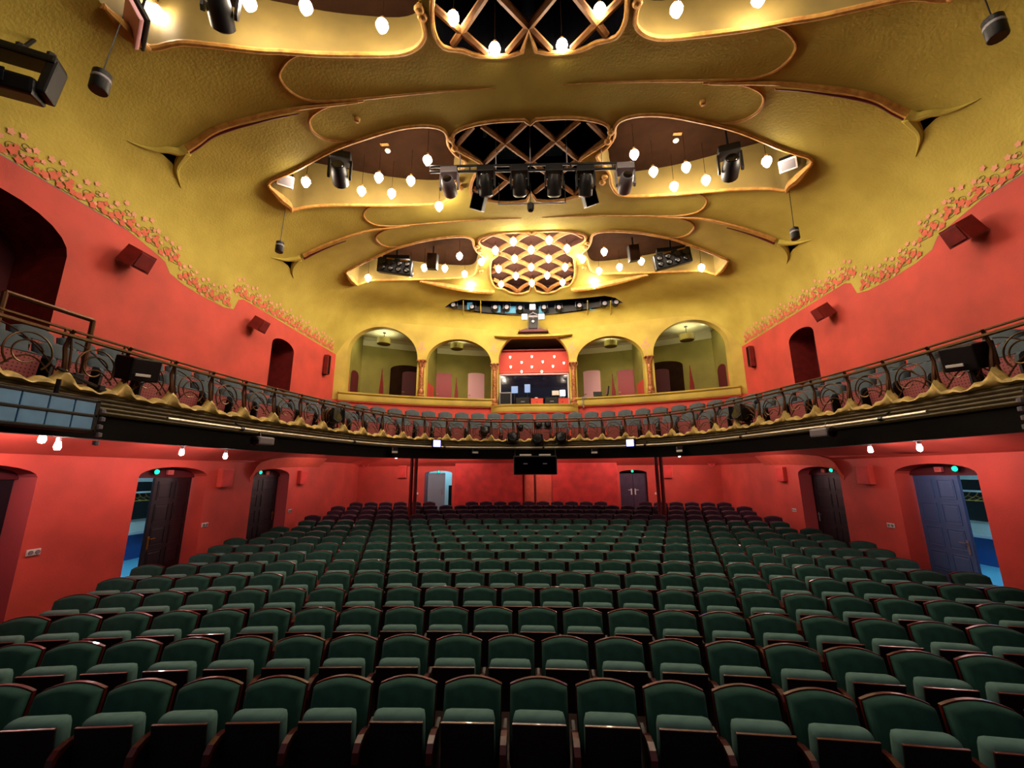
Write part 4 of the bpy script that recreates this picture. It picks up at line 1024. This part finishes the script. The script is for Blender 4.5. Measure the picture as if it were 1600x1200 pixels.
# ---- lamps under the balcony
lamp_spots = [(66, 686, 'nearest lamp on the balcony ceiling, left side'), (90, 697, 'second lamp on the balcony ceiling, left side'), (284, 707, 'third lamp on the balcony ceiling, left side, over the middle door'), (352, 713, 'fourth lamp on the balcony ceiling, left side'),
              (1437, 700, 'nearest lamp on the balcony ceiling, right side, over the blue door'), (1360, 703, 'second lamp on the balcony ceiling, right side'), (1095, 709, 'small lamp on the balcony ceiling near the rear right corner')]
for px, py, lb in lamp_spots:
    p = at_x(px, py, 6.4 if px > 800 else -6.4)
    zc = uc(p.x, p.y); t = thing('ceiling_lamp', 'white '+lb, 'lamp', (p.x, p.y, p.z), group='lamps under the balcony')
    MB().lathe([(0, -.055), (.03, -.045), (.04, -.01), (.03, .04), (.02, .07)], 12, caps=False).build('bulb', 'bulb_cool', t, smooth=True)
    MB().lathe([(.03, .06), (.03, .11), (.012, .12), (.012, zc-p.z-.02)], 10).build('stem', 'grey_metal', t)
    MB().bbox((0, 0, zc-p.z-.015), (.30, .08, .03), .01).build('plate', 'dark_metal', t)
# unseen lamps added behind the balcony front to brighten the rear stalls wall
for x, y in ((-6.2, 12.9), (6.2, 12.9), (-3.2, 16.2), (3.2, 16.2), (0.6, 16.2), (-5.4, 16.0), (5.4, 16.0)):
    t = thing('ceiling_lamp', 'white lamp added unseen on the deep balcony ceiling behind the balcony front', 'lamp', (x, y, .665), group='added unseen lamps under the balcony')
    MB().lathe([(0, -.075), (.04, -.06), (.055, -.01), (.04, .05), (.02, .06)], 12, caps=False).build('bulb', 'bulb_cool', t, smooth=True)
    MB().lathe([(.03, .05), (.03, .06), (.012, .07), (.012, max(.075, uc(x, y)-.665))], 10).build('stem', 'grey_metal', t)

# ================================================================== LOUDSPEAKERS AND WALL FITTINGS
def wall_speaker(px, py, s, label, w=.36, h=.34, d=.34, tilt=.5):
    p = at_x(px, py, s*(W-.2)); t = thing('wall_speaker', label, 'loudspeaker', (s*(W-.01), p.y, p.z), rotz=(-PI/2 if s > 0 else PI/2), group='red wall speakers')
    # local -y points into the room after rotation
    M = rotm(tilt)
    MB().prism([(-w/2, -h/2), (w/2, -h/2), (w/2*.8, h/2), (-w/2*.8, h/2)], lambda a, z: tuple(M @ Vector((a, -.12-d, z))), M @ Vector((0, d, 0))).build('cabinet', 'red_dark', t)
    MB().bbox(M @ Vector((0, -.125-d, 0)), (w*.76, .02, h*.8), .006, M).build('grille', 'red_dark', t)
    MB().lathe([(.09, 0), (.11, .05), (.08, .10), (0, .10)], 12, Matrix.Translation((0, -.16, -h*.75)) @ Matrix.Rotation(.6, 4, 'X')).build('bracket', 'black', t, smooth=True)
wall_speaker(212, 394, -1, 'dark red speaker box on the upper left wall, nearest the stage')
wall_speaker(404, 500, -1, 'dark red speaker box on the upper left wall, beside the niche', .34, .32, .3)
wall_speaker(1506, 350, 1, 'dark red speaker box on the upper right wall, nearest the stage')
wall_speaker(1287, 480, 1, 'dark red speaker box on the upper right wall, beside the niche', .34, .32, .3)
for px, py, s, lb in ((511, 570, -1, 'narrow column speaker in the rear left corner of the balcony'), (1173, 557, 1, 'narrow column speaker in the rear right corner of the balcony')):
    p = at_x(px, py, s*(W-.12)); t = thing('column_speaker', lb, 'loudspeaker', p)
    MB().bbox((0, 0, 0), (.16, .18, .72), .02).build('cabinet', 'red_dark', t); MB().bbox((-s*.085, 0, 0), (.01, .14, .66), .004).build('grille', 'brown_coffer', t)
    MB().bbox((s*.06, 0, -.36), (.12, .06, .06), .01).build('bracket', 'black', t)
def flat_speaker(p, rz, label, w=.38, h=.42):
    t = thing('panel_speaker', label, 'loudspeaker', p, rz, group='flat red panel speakers')
    MB().bbox((0, -.06, 0), (w, .12, h), .012).build('cabinet', 'red_wall', t); MB().bbox((0, -.123, 0), (w*.86, .012, h*.88), .004).build('grille', 'red_panel', t)
    MB().bbox((0, -.02, -h*.5), (w*.5, .04, .03), .006).build('bracket', 'red_dark', t)
for px, py, s, lb in ((352, 747, -1, 'between the left doors'), (472, 746, -1, 'beyond the far left door'), (1352, 742, 1, 'between the right doors'), (1221, 741, 1, 'beyond the far right door')):
    p = at_x(px, py, s*(W-.06)); flat_speaker((s*(W-.004), p.y, p.z), -PI/2 if s > 0 else PI/2, 'flat red panel speaker on the stalls wall '+lb)
for px, lb in ((629, 'left'), (1043, 'right')):
    p = at(px, 737, YR-.06); flat_speaker((p.x, YR-.004, p.z), 0, 'flat red panel speaker on the rear stalls wall, %s' % lb, .36, .5)
for px, py, lb in ((571, 722, 'left'), (1112, 720, 'right')):
    p = at(px, py, YR-.1); x = max(-W+.3, min(W-.3, p.x)); t = thing('wall_vent', 'shield-shaped vent with pale outline high on the rear wall, %s' % lb, 'vent', (x, YR-.02, p.z))
    o = [(-.17, .22), (.17, .22), (.17, -.05), (.1, -.18), (0, -.24), (-.1, -.18), (-.17, -.05)]
    MB().prism(o, lambda a, z: (a, 0, z), (0, -.03, 0)).build('plate', 'red_panel', t)
    MB().tube([(a, -.035, z) for a, z in o], .018, 6, closed=True).build('rim', 'pink_reveal', t)
for px, py, s, lb in ((320, 820, -1, 'beside the middle left door'), (52, 863, -1, 'between the nearest and middle left doors'), (453, 798, -1, 'beyond the far left door'), (1392, 821, 1, 'beside the blue right door'), (1241, 797, 1, 'beside the far right door')):
    p = at_x(px, py, s*(W-.01)); t = thing('wall_socket', 'small white double socket on the red wall '+lb, 'socket', p, group='wall sockets')
    MB().bbox((0, 0, 0), (.015, .18, .09), .004).build('plate', 'white_paint', t)
    for q in (-.045, .045): MB().lathe([(.03, 0), (.03, .012)], 10, Matrix.Translation((-s*.012, q, 0)) @ Matrix.Rotation(PI/2, 4, 'Y')).build('outlet', 'grey_metal', t)
for px, lb in ((651, 'left'), (1026, 'right')):
    p = at(px, 771, YR-.02); t = thing('light_switch', 'small white light switch on the rear wall, %s' % lb, 'switch', p)
    MB().bbox((0, 0, 0), (.14, .02, .08), .005).build('plate', 'white_paint', t); MB().bbox((0, -.012, 0), (.05, .012, .05), .004).build('rocker', 'white_paint', t)

# ================================================================== BALCONY FRONT EQUIPMENT
def bal_at(px, off=-.1):
    u = ray(px, 690).x; k = min(range(NB*4+1), key=lambda k: abs((lambda q: q.x/max(.1, q.y))(bal(BS[-1]*k/(NB*4), off)[0])-u)); p, N, T = bal(BS[-1]*k/(NB*4), off); return p, N, math.atan2(T.y, T.x)
def on_front(px, py, off=-.12):
    p, N, a = bal_at(px, off); return Vector((p.x, p.y, ray(px, py).z*p.y)), a
def lamp_black(px, py, label, r=.15, off=-.05):
    p, a = on_front(px, py, off); t = thing('stage_lamp', label, 'spotlight', p, a, group='black stage lamps on the balcony front')
    M = Matrix.Rotation(PI/2-.25, 4, 'X')
    MB().lathe([(r*.6, -.2), (r*.95, -.14), (r, .12), (r*.9, .16)], 14, M).build('body', 'black', t, smooth=True)
    MB().lathe([(r*.7, .15), (r*.72, .165), (0, .17)], 14, M).build('lens', 'black_gloss', t, smooth=True)
    MB().tube([(-r*1.15, 0, 0), (-r*1.15, .02, -r*1.2), (r*1.15, .02, -r*1.2), (r*1.15, 0, 0)], .015, 6).build('yoke', 'dark_metal', t)
    for q in (-1, 1): MB().bbox((q*r*.8, -.15, .02), (.02, .12, r*1.5), .005, rotm(0, 0, q*.5)).build('barn_door', 'black', t)
lamp_black(515, 651, 'black stage lamp behind the railing, left of the arches', .19, .1)
lamp_black(1167, 645, 'black stage lamp behind the railing, right of the arches', .19, .1)
lamp_black(757, 673, 'small black lamp on the railing left of the centre', .13, -.02)
lamp_black(800, 684, 'black lamp hung on the balcony front, left one of the centre three', .15, -.15)
lamp_black(840, 686, 'black lamp hung on the balcony front, middle one of the centre three', .15, -.15)
lamp_black(878, 684, 'black lamp hung on the balcony front, right one of the centre three', .15, -.15)
lamp_black(813, 669, 'tiny black lamp above the railing, left of the centre pair', .07, .1)
lamp_black(843, 665, 'tiny black lamp above the railing, left of the two at the centre', .08, .1)
lamp_black(857, 665, 'tiny black lamp above the railing, right of the two at the centre', .08, .1)
def spot(px, py, label, flip):
    p, a = on_front(px, py, -.25); t = thing('small_spotlight', label, 'spotlight', p, a)
    MB().bbox((0, 0, 0), (.34, .18, .14), .03).build('body', 'grey_metal', t)
    MB().lathe([(.07, 0), (.085, .04), (.07, .05), (0, .05)], 12, Matrix.Translation((flip*.17, -.02, -.01)) @ Matrix.Rotation(flip*PI/2, 4, 'Y')).build('lens', 'black_gloss', t, smooth=True)
    MB().tube([(0, .05, .05), (0, .1, .16)], .014, 6).build('clamp', 'dark_metal', t)
spot(411, 689, 'grey small spotlight under the lighting pipe, left', -1); spot(1286, 676, 'grey small spotlight under the lighting pipe, right', 1)
for px, py, lb in ((615, 704, 'far left of the four'), (743, 705, 'left of the hanging speaker'), (928, 705, 'right of the hanging speaker'), (1063, 702, 'far right of the four')):
    p, a = on_front(px, py, -.05); t = thing('control_box', 'small grey junction box under the balcony edge, '+lb, 'box', p, a, group='junction boxes under the balcony edge')
    MB().bbox((0, 0, 0), (.2, .12, .16), .01).build('body', 'black', t); MB().bbox((.0, -.065, -.04), (.17, .01, .05), .004).build('label_plate', 'white_paint', t); MB().bbox((-.07, -.065, .03), (.02, .01, .06), .004).build('switch', 'grey_metal', t)
for px, py, lb in ((683, 693, 'left'), (985, 692, 'right')):
    p, a = on_front(px, py, -.22); t = thing('led_floodlight', 'blazing blue white LED floodlight on the balcony front, %s' % lb, 'floodlight', p, a)
    MB().bbox((0, .05, 0), (.26, .1, .24), .02).build('body', 'black', t); MB().bbox((0, -.005, 0), (.20, .012, .18), .004).build('lens', 'led_blue', t); MB().tube([(-.14, .04, 0), (-.14, .04, .2), (.14, .04, .2), (.14, .04, 0)], .01, 6).build('bracket', 'dark_metal', t)
p, a = on_front(835, 727, -.1); t = thing('hanging_speaker', 'wide black loudspeaker hanging under the centre of the balcony', 'loudspeaker', p, a)
MB().bbox((0, 0, 0), (1.26, .5, .54), .03).build('cabinet', 'black', t); MB().bbox((0, -.255, 0), (1.18, .02, .46), .01).build('grille', 'void', t)
for x in (-.28, .28): MB().bbox((x, -.268, .04), (.12, .01, .025), .004).build('badge', 'grey_metal', t); MB().bbox((x, -.1, .29), (.34, .2, .05), .01).build('top_light', 'white_paint', t)
for x in (-.6, .6): MB().tube([(x, 0, .25), (x, .1, .5)], .02, 6).build('bracket', 'dark_metal', t)
def proj_box(px, py, s, label):
    p, a = on_front(px, py, .02); t = thing('projector_box', label, 'projector', p, a)
    MB().bbox((0, 0, 0), (.40, .26, .30), .02, rotm(0.2, s*.12)).build('body', 'dark_metal', t)
    MB().bbox((-.04, -.14, -.10), (.2, .012, .035), .004, rotm(0.2, s*.12)).build('light_strip', 'white_paint', t); MB().bbox((.0, -.125, .07), (.14, .012, .06), .004, rotm(0.2, s*.12)).build('label_plate', 'grey_metal', t)
    MB().tube([(0, .02, -.15), (0, .05, -.32)], .03, 6).build('stand', 'black', t)
proj_box(195, 577, -1, 'dark grey projector box with a white strip on the left balcony railing'); proj_box(1545, 557, 1, 'dark grey projector box with a white strip on the right balcony railing')
p, a = on_front(98, 592, .0); t = thing('camera_mount', 'jointed black arm clamped to the railing at the left edge', 'bracket', p, a)
MB().tube([(-.2, 0, .08), (0, -.03, 0), (.25, -.02, -.06), (.42, 0, -.1)], .02, 6).build('arm', 'black', t); MB().bbox((0, 0, .0), (.1, .08, .12), .01).build('clamp', 'dark_metal', t); MB().bbox((.25, -.02, -.06), (.07, .07, .07), .01).build('joint', 'black', t)

# ---- blue soft boxes hung from the balcony arms
for s, lb in ((-1, 'left'), (1, 'right')):
    X = s*4.98; q = at_x(152, 628, -4.98); q2 = at_x(150, 674, -4.98)
    y1, zt, zb = q.y, q.z, q2.z; Wd = 1.9; y0 = y1-Wd
    t = thing('softbox_panel', 'long soft light panel of blue grey panes on the %s balcony arm' % lb, 'light panel', (X, (y0+y1)/2, (zt+zb)/2)); hh = zt-zb
    MB().bbox((s*.08, 0, 0), (.14, Wd, hh+.04), .01).build('case', 'black', t)
    for z in (hh/2, 0, -hh/2): MB().bbox((0, 0, z), (.05, Wd+.04, .035), .008).build('frame_bar', 'black', t)
    for y in (-Wd/2, Wd/2): MB().bbox((0, y, 0), (.05, .05, hh+.04), .008).build('frame_bar', 'black', t)
    n = 8
    for j in range(2):
        for k in range(n):
            MB().bbox((-s*.005, -Wd/2+Wd*(k+.5)/n, hh/4*(1 if j else -1)), (.03, Wd/n-.012, hh/2-.03), .006).build('pane', 'softbox', t)
    for k in range(5): MB().lathe([(.0, -.03), (.03, -.02), (.03, .02), (0, .03)], 8, caps=False).build('knob', 'grey_metal', t, smooth=True, loc=(-s*.02, Wd/2+.06+.01*(k % 2), hh/2-.1-k*.09))
    MB().tube([(s*.05, Wd*.3, hh/2), (s*.05, Wd*.3, hh/2+.18)], .02, 6).build('hanger', 'dark_metal', t)
# ---- safety rails on the balcony arms
for s in (-1, 1):
    X = -5.62
    pts = [at_x(8, 525, X), at_x(8, 456, X), at_x(146, 501, X), at_x(142, 530, X)]
    t = thing('safety_rail', 'dark tubular safety rail above the seats of the %s balcony arm' % SIDE[s], 'rail', (s*X*-1 if s > 0 else X, pts[1].y, .8))
    L = Vector((X, pts[1].y, .8)); P = [Vector((p.x-L.x, p.y-L.y, p.z-L.z)) for p in pts]; P[0].z = 0.0; P[3].z = 0.0; P[3].y = P[2].y; P[0].y = P[1].y
    MB().tube([P[1], P[1]*.97+P[2]*.03, P[2]*.97+P[1]*.03, P[2]], .028, 8).build('top_bar', 'bronze', t, smooth=True)
    MB().tube([P[0], P[1]], .028, 8).build('leg', 'bronze', t); MB().tube([P[3], P[2]], .028, 8).build('leg', 'bronze', t)
    if s > 0: t.location.x = -X

# ================================================================== CEILING EQUIPMENT
def moving_head(p, label, mt='black', k=1.0, tilt=0.3, up=None, group=None, rz=0.0):
    """moving light hanging from its base: base, yoke, head, lens"""
    t = thing('moving_head', label, 'moving light', p, rz, group)
    MB().bbox((0, 0, .30*k), (.40*k, .30*k, .16*k), .02*k).build('base', mt, t)
    for s in (-1, 1): MB().prism([(-.06*k, .24*k), (.06*k, .24*k), (.05*k, -.12*k), (0, -.17*k), (-.05*k, -.12*k)], lambda y, z: (s*.205*k-.02*k, y, z), (.04*k, 0, 0)).build('yoke_arm', mt, t)
    M = Matrix.Translation((0, 0, -.08*k)) @ Matrix.Rotation(PI/2-tilt, 4, 'X')
    MB().lathe([(.10*k, -.24*k), (.16*k, -.20*k), (.165*k, .06*k), (.14*k, .22*k), (.12*k, .25*k)], 14, M).build('head', mt, t, smooth=True)
    hd = t.children[-1]
    MB().lathe([(.105*k, .245*k), (.10*k, .265*k), (0, .27*k)], 14, M).build('lens', 'black_gloss', hd, smooth=True)
    for s in (-1, 1): MB().tube([(s*.12*k, 0, .38*k), (s*.12*k, 0, .48*k)], .02*k, 6).build('clamp', 'dark_metal', t)
    if up: MB().tube([(0, 0, .38*k), (0, 0, up-p.z)], .025, 6).build('hanger', 'black', t)
    return t
YT = 8.0
tr = thing('lighting_bar', 'black lighting bar across the middle lattice', 'lighting bar', at(829, 266, YT))
L = Vector(tr.location); A = at(672, 269, YT)-L; B = at(990, 263, YT)-L
for dz in (0, .14): MB().tube([A+Vector((0, 0, dz)), B+Vector((0, 0, dz))], .03, 8).build('tube', 'black', tr, smooth=True)
for k in range(11):
    q = A+(B-A)*(k/10); MB().tube([q, q+Vector((0, 0, .14))], .015, 6).build('rung', 'black', tr)
for k in (.15, .33, .5, .68, .85):
    q = A+(B-A)*k; MB().tube([q, Vector((q.x, q.y, 8.5-L.z))], .012, 6).build('suspension', 'grey_metal', tr)
names = ['first', 'second', 'third', 'fourth']
for i, px in enumerate((759, 812, 866, 915)):
    moving_head(at(px, 286, YT), 'black moving head on the lighting bar, %s of four from the left' % names[i], 'black', .95, 0.9, group='black moving heads on the lighting bar')
moving_head(at(702, 288, YT), 'light grey moving head at the left end of the lighting bar', 'grey_metal', .95, .15)
moving_head(at(977, 282, YT), 'light grey moving head at the right end of the lighting bar', 'grey_metal', .95, .15)
for px, py, lb, rz in ((748, 316, 'left', .35), (921, 309, 'right', -.35)):
    p = at(px, py, YT+.35); t = thing('bar_speaker', 'small black tilted speaker under the lighting bar, %s' % lb, 'loudspeaker', p)
    MB().bbox((0, 0, 0), (.3, .26, .36), .02, rotm(.5, rz)).build('cabinet', 'black', t); MB().bbox(rotm(.5, rz) @ Vector((0, -.135, 0)), (.26, .01, .32), .004, rotm(.5, rz)).build('grille', 'void', t); MB().tube([(0, 0, .1), (0, -.2, .6)], .02, 6).build('bracket', 'dark_metal', t)
p = at(831, 318, YT+.1); t = thing('microphone_bar', 'thin steel bar hung below the lighting bar', 'bar', p)
A2 = at(778, 319, YT+.1)-p; B2_ = at(885, 317, YT+.1)-p
MB().tube([A2, B2_], .018, 6).build('tube', 'grey_metal', t)
for q in (A2, B2_): MB().tube([q*.97, q*.97+Vector((0, 0, .55))], .01, 6).build('chain', 'dark_metal', t)
def hanging_mic(px, py, tx, ty, k, label, Y=None):
    top = on_vault(tx, ty); p = ray(px, py)*top.y
    t = thing('hanging_microphone', label, 'microphone', p)
    MB().lathe([(0, -.15*k), (.094*k, -.15*k), (.1*k, -.142*k), (.1*k, .135*k), (.09*k, .145*k), (.02*k, .15*k), (.02*k, .2*k)], 14).build('body', 'black', t, smooth=True)
    MB().lathe([(.102*k, .02*k), (.106*k, .03*k), (.102*k, .06*k)], 14).build('ring', 'grey_metal', t, smooth=True)
    MB().tube([(0, 0, .2*k), Vector((top.x-p.x, top.y-p.y, top.z-p.z))], .008, 5).build('cable', 'dark_metal', t)
hanging_mic(157, 128, 192, 26, 1.05, 'black hanging microphone capsule at the upper left'); hanging_mic(437, 386, 446, 326, .9, 'black hanging microphone capsule below the left corner of the middle opening')
hanging_mic(1242, 365, 1233, 298, .9, 'black hanging microphone capsule below the right corner of the middle opening'); hanging_mic(1555, 44, 1528, -30, 1.05, 'black hanging microphone capsule at the upper right')
p = ray(829, 323)*(YT+.1); t = thing('hanging_microphone', 'small black microphone capsule under the centre of the lighting bar', 'microphone', p)
MB().lathe([(0, -.11), (.06, -.1), (.075, -.06), (.075, .06), (.03, .1)], 12).build('body', 'black', t, smooth=True); MB().tube([(0, 0, .1), (0, 0, .6)], .008, 5).build('cable', 'dark_metal', t)
def in_open(px, py, dz=0.0):
    p = on_vault(px, py); return p
moving_head(on_vault(531, 268), 'large black moving head hanging in the left wing of the middle opening', 'black', 1.15, .2, up=7.8, rz=.3)
moving_head(on_vault(1141, 258), 'large black moving head hanging in the right wing of the middle opening', 'black', 1.15, .2, up=7.8, rz=-.3)
moving_head(at(345, 10, 4.6), 'black moving head cut by the top edge, upper left', 'black', 1.05, .3, up=7.9, rz=.4)
p = at(20, 112, 4.05); t = thing('large_spotlight', 'large black spotlight in a square yoke at the upper left corner', 'spotlight', p, .5)
MB().bbox((0, 0, .26), (.86, .3, .12), .03).build('top_plate', 'black', t)
for s in (-1, 1): MB().bbox((s*.37, 0, 0), (.12, .26, .54), .03, rotm(0, s*.08)).build('yoke_arm', 'black', t)
MB().bbox((0, -.02, -.22), (.62, .32, .24), .04, rotm(.2)).build('head', 'dark_metal', t); MB().bbox((-.1, -.2, -.22), (.3, .02, .18), .01, rotm(.2)).build('lens', 'black_gloss', t)
for x in (-.3, 0, .3): MB().tube([(x, 0, .34), (x, 0, .44)], .05, 8).build('knob', 'black', t)
MB().tube([(0, 0, .34), (0, .2, vault(p.x, p.y+.2)-p.z)], .025, 6).build('hanger', 'black', t)
# line-array boxes and speakers in the far opening
for px, py, rz, lb in ((618, 417, .1, 'left'), (1050, 405, -.15, 'right')):
    p = on_vault(px, py, .05); t = thing('lamp_bank', 'dark multi-lens lamp bank in the %s wing of the far opening' % lb, 'lamp bank', p, rz)
    M = rotm(.25, rz*1.2); MB().bbox((0, 0, 0), (1.15, .3, .5), .03, M).build('case', 'dark_metal', t)
    for j in range(2):
        for i in range(4):
            c = M @ Vector((-.4+.27*i, -.16, .1-.2*j)); MB().lathe([(.085, 0), (.1, .02), (.07, .03), (0, .02)], 12, Matrix.Translation(c) @ M.to_4x4() @ Matrix.Rotation(PI/2, 4, 'X')).build('lens', 'black_gloss', t, smooth=True)
    for i in range(2): MB().bbox(M @ Vector((-.15+.45*i, -.155, .215)), (.26, .012, .05), .004, M).build('label_plate', 'brass', t)
    MB().bbox((0, .1, .38), (.9, .2, .14), .02).build('bracket', 'black', t); MB().tube([(0, .1, .4), (0, .1, 7.6-p.z)], .03, 6).build('hanger', 'black', t)
for px, py, lb, rz in ((676, 409, 'left', .1), (990, 396, 'right', -.1)):
    p = on_vault(px, py, .05); t = thing('ceiling_speaker', 'brown black speaker box hanging in the %s wing of the far opening' % lb, 'loudspeaker', p)
    M = rotm(.2, rz); MB().bbox((0, 0, 0), (.34, .26, .52), .02, M).build('cabinet', 'black', t); MB().bbox(M @ Vector((0, -.135, 0)), (.3, .012, .48), .004, M).build('grille', 'brown_coffer', t)
    MB().tube([(0, .05, .2), (0, .05, 7.6-p.z)], .03, 6).build('hanger', 'black', t)
for px, py, lb, rz in ((446, 283, 'left', .6), (1231, 258, 'right', -.6)):
    p = on_vault(px, py, -.1); t = thing('coffer_floodlight', 'white boxed floodlight at the outer %s corner of the middle opening' % lb, 'floodlight', p, rz)
    M = rotm(.5, 0); MB().bbox((0, 0, 0), (.34, .2, .26), .02, M).build('body', 'white_paint', t); MB().bbox(M @ Vector((0, -.105, 0)), (.26, .012, .18), .004, M).build('lens', 'grey_metal', t); MB().bbox((0, .2, .2), (.3, .1, .3), .02).build('bracket', 'black', t)
p = at(207, 36, 4.45); t = thing('colour_panel', 'pinkish white rectangular panel at the edge of the nearest opening', 'panel', p, -.7)
MB().bbox((0, 0, 0), (.62, .06, .34), .02, rotm(.6)).build('face', 'door_pink', t); MB().bbox((0, .06, .06), (.66, .05, .38), .02, rotm(.6)).build('back', 'black', t)
MB().tube([(0, .05, .1), (0, .1, 7.9-p.z)], .02, 6).build('hanger', 'black', t)
for px, py, lb in ((606, 234, 'left'), (1056, 218, 'right')):
    p = at_z(px, py, 7.84); t = thing('smoke_detector', 'small round smoke detector on the brown coffer, %s wing' % lb, 'smoke detector', p)
    MB().lathe([(.06, 0), (.07, -.03), (.05, -.06), (0, -.065)], 14).build('body', 'white_paint', t, smooth=True); MB().bbox((-.02, -.18, -.01), (.2, .08, .02), .006).build('label_plate', 'orange_mould', t)

# ================================================================== PAINTED STENCIL FRIEZE
def edge_z(y):
    P = sorted(step_top)
    for (a, za), (b, zb) in zip(P, P[1:]):
        if a <= y <= b: return za+(zb-za)*(y-a)/(b-a+1e-9)
    return 4.47
def frieze_pt(s, y, z, lift=.010):
    if z <= 4.47: return Vector((s*(W-lift), y, z))
    lo, hi = 5.5, W
    for _ in range(30):
        m_ = (lo+hi)/2
        if vault(m_, y) > z: lo = m_
        else: hi = m_
    return Vector((s*(lo-lift), y, z))
def blob(m, s, y, z, r, n=7, ph=0.0, lift=.018):
    c = frieze_pt(s, y, z, lift); V = [c]
    for k in range(n*2):
        g = 2*PI*k/(2*n)+ph; q = r*(1.0 if k % 2 == 0 else .62); V.append(frieze_pt(s, y+q*math.cos(g), z+q*math.sin(g), lift))
    m.add(V, [(0, k+1, (k+1) % (2*n)+1) for k in range(2*n)])
for s in (-1, 1):
    w = walls[SIDE[s]]; rnd = random.Random(3); y = 4.0; k = 0
    while y < 14.2:
        z0 = max(edge_z(y), edge_z(y+.5))+.02; u = .52
        g = MB()
        for cx, cz, r0, sg in ((.16, .17, .13, 1), (.40, .14, .10, -1), (.30, .30, .07, 1)):
            pts = [frieze_pt(s, y+cx+sg*(r0*(1-.03*i))*math.cos(PI*1.2+i*.33), z0+cz+(r0*(1-.03*i))*math.sin(PI*1.2+i*.33), .006) for i in range(24)]; g.tube(pts, .006, 4)
        pts = [frieze_pt(s, y+u*i/10, z0+.06+.05*math.sin(2*PI*i/10), .006) for i in range(11)]; g.tube(pts, .007, 4)
        g.build('stencil_scroll', 'stencil_green', w)
        f = MB()
        for cx, cz, r0 in ((.06, .07, .075), (.17, .14, .085), (.28, .05, .07), (.39, .13, .08), (.48, .06, .065), (.23, .22, .05), (.44, .22, .05)): blob(f, s, y+cx+rnd.uniform(-.02, .02), z0+cz, r0, 5, rnd.random())
        f.build('stencil_flower', 'stencil_red', w)
        f = MB()
        for cx, cz, r0 in ((.10, .36, .06), (.24, .42, .055), (.42, .34, .058), (.34, .26, .045), (.02, .22, .045), (.30, .12, .04), (.12, .02, .035)): blob(f, s, y+cx, z0+cz+rnd.uniform(-.03, .05), r0, 5, rnd.random())
        f.build('stencil_bud', 'stencil_pink', w)
        y += u; k += 1
for px, py in ((659, 545), (771, 548), (893, 546), (1009, 540), (506, 533), (1164, 518)):
    d = ray(px, py); Y = 16.0
    for _ in range(20): Y = Yo(d.x*Y)
    p = d*Y; f = MB()
    for a, b, r in ((0, .14, .09), (-.1, .0, .08), (.1, .0, .08), (0, -.12, .06), (0, -.28, .04), (.05, .28, .05), (-.07, .25, .04)):
        c = [(p.x+a+q*math.cos(g), p.z+b+q*math.sin(g)) for g, q in [(2*PI*i/10, r*(1 if i % 2 else .55)) for i in range(10)]]
        k = len(f.v); f.add([(x, Yo(x)-.012, z) for x, z in c], [tuple(range(10))])
    f.build('stencil_flower', 'stencil_pink', arcade)
# blue standby light in the upper left niche
t = thing('standby_light', 'tiny blue light glowing inside the dark upper left niche', 'light', at_x(3, 331, -W-.7)); MB().lathe([(0, -.03), (.03, 0), (0, .03)], 8, caps=False).build('lens', 'blue_dot', t); MB().bbox((-.05, 0, 0), (.06, .1, .1), .01).build('case', 'black', t)
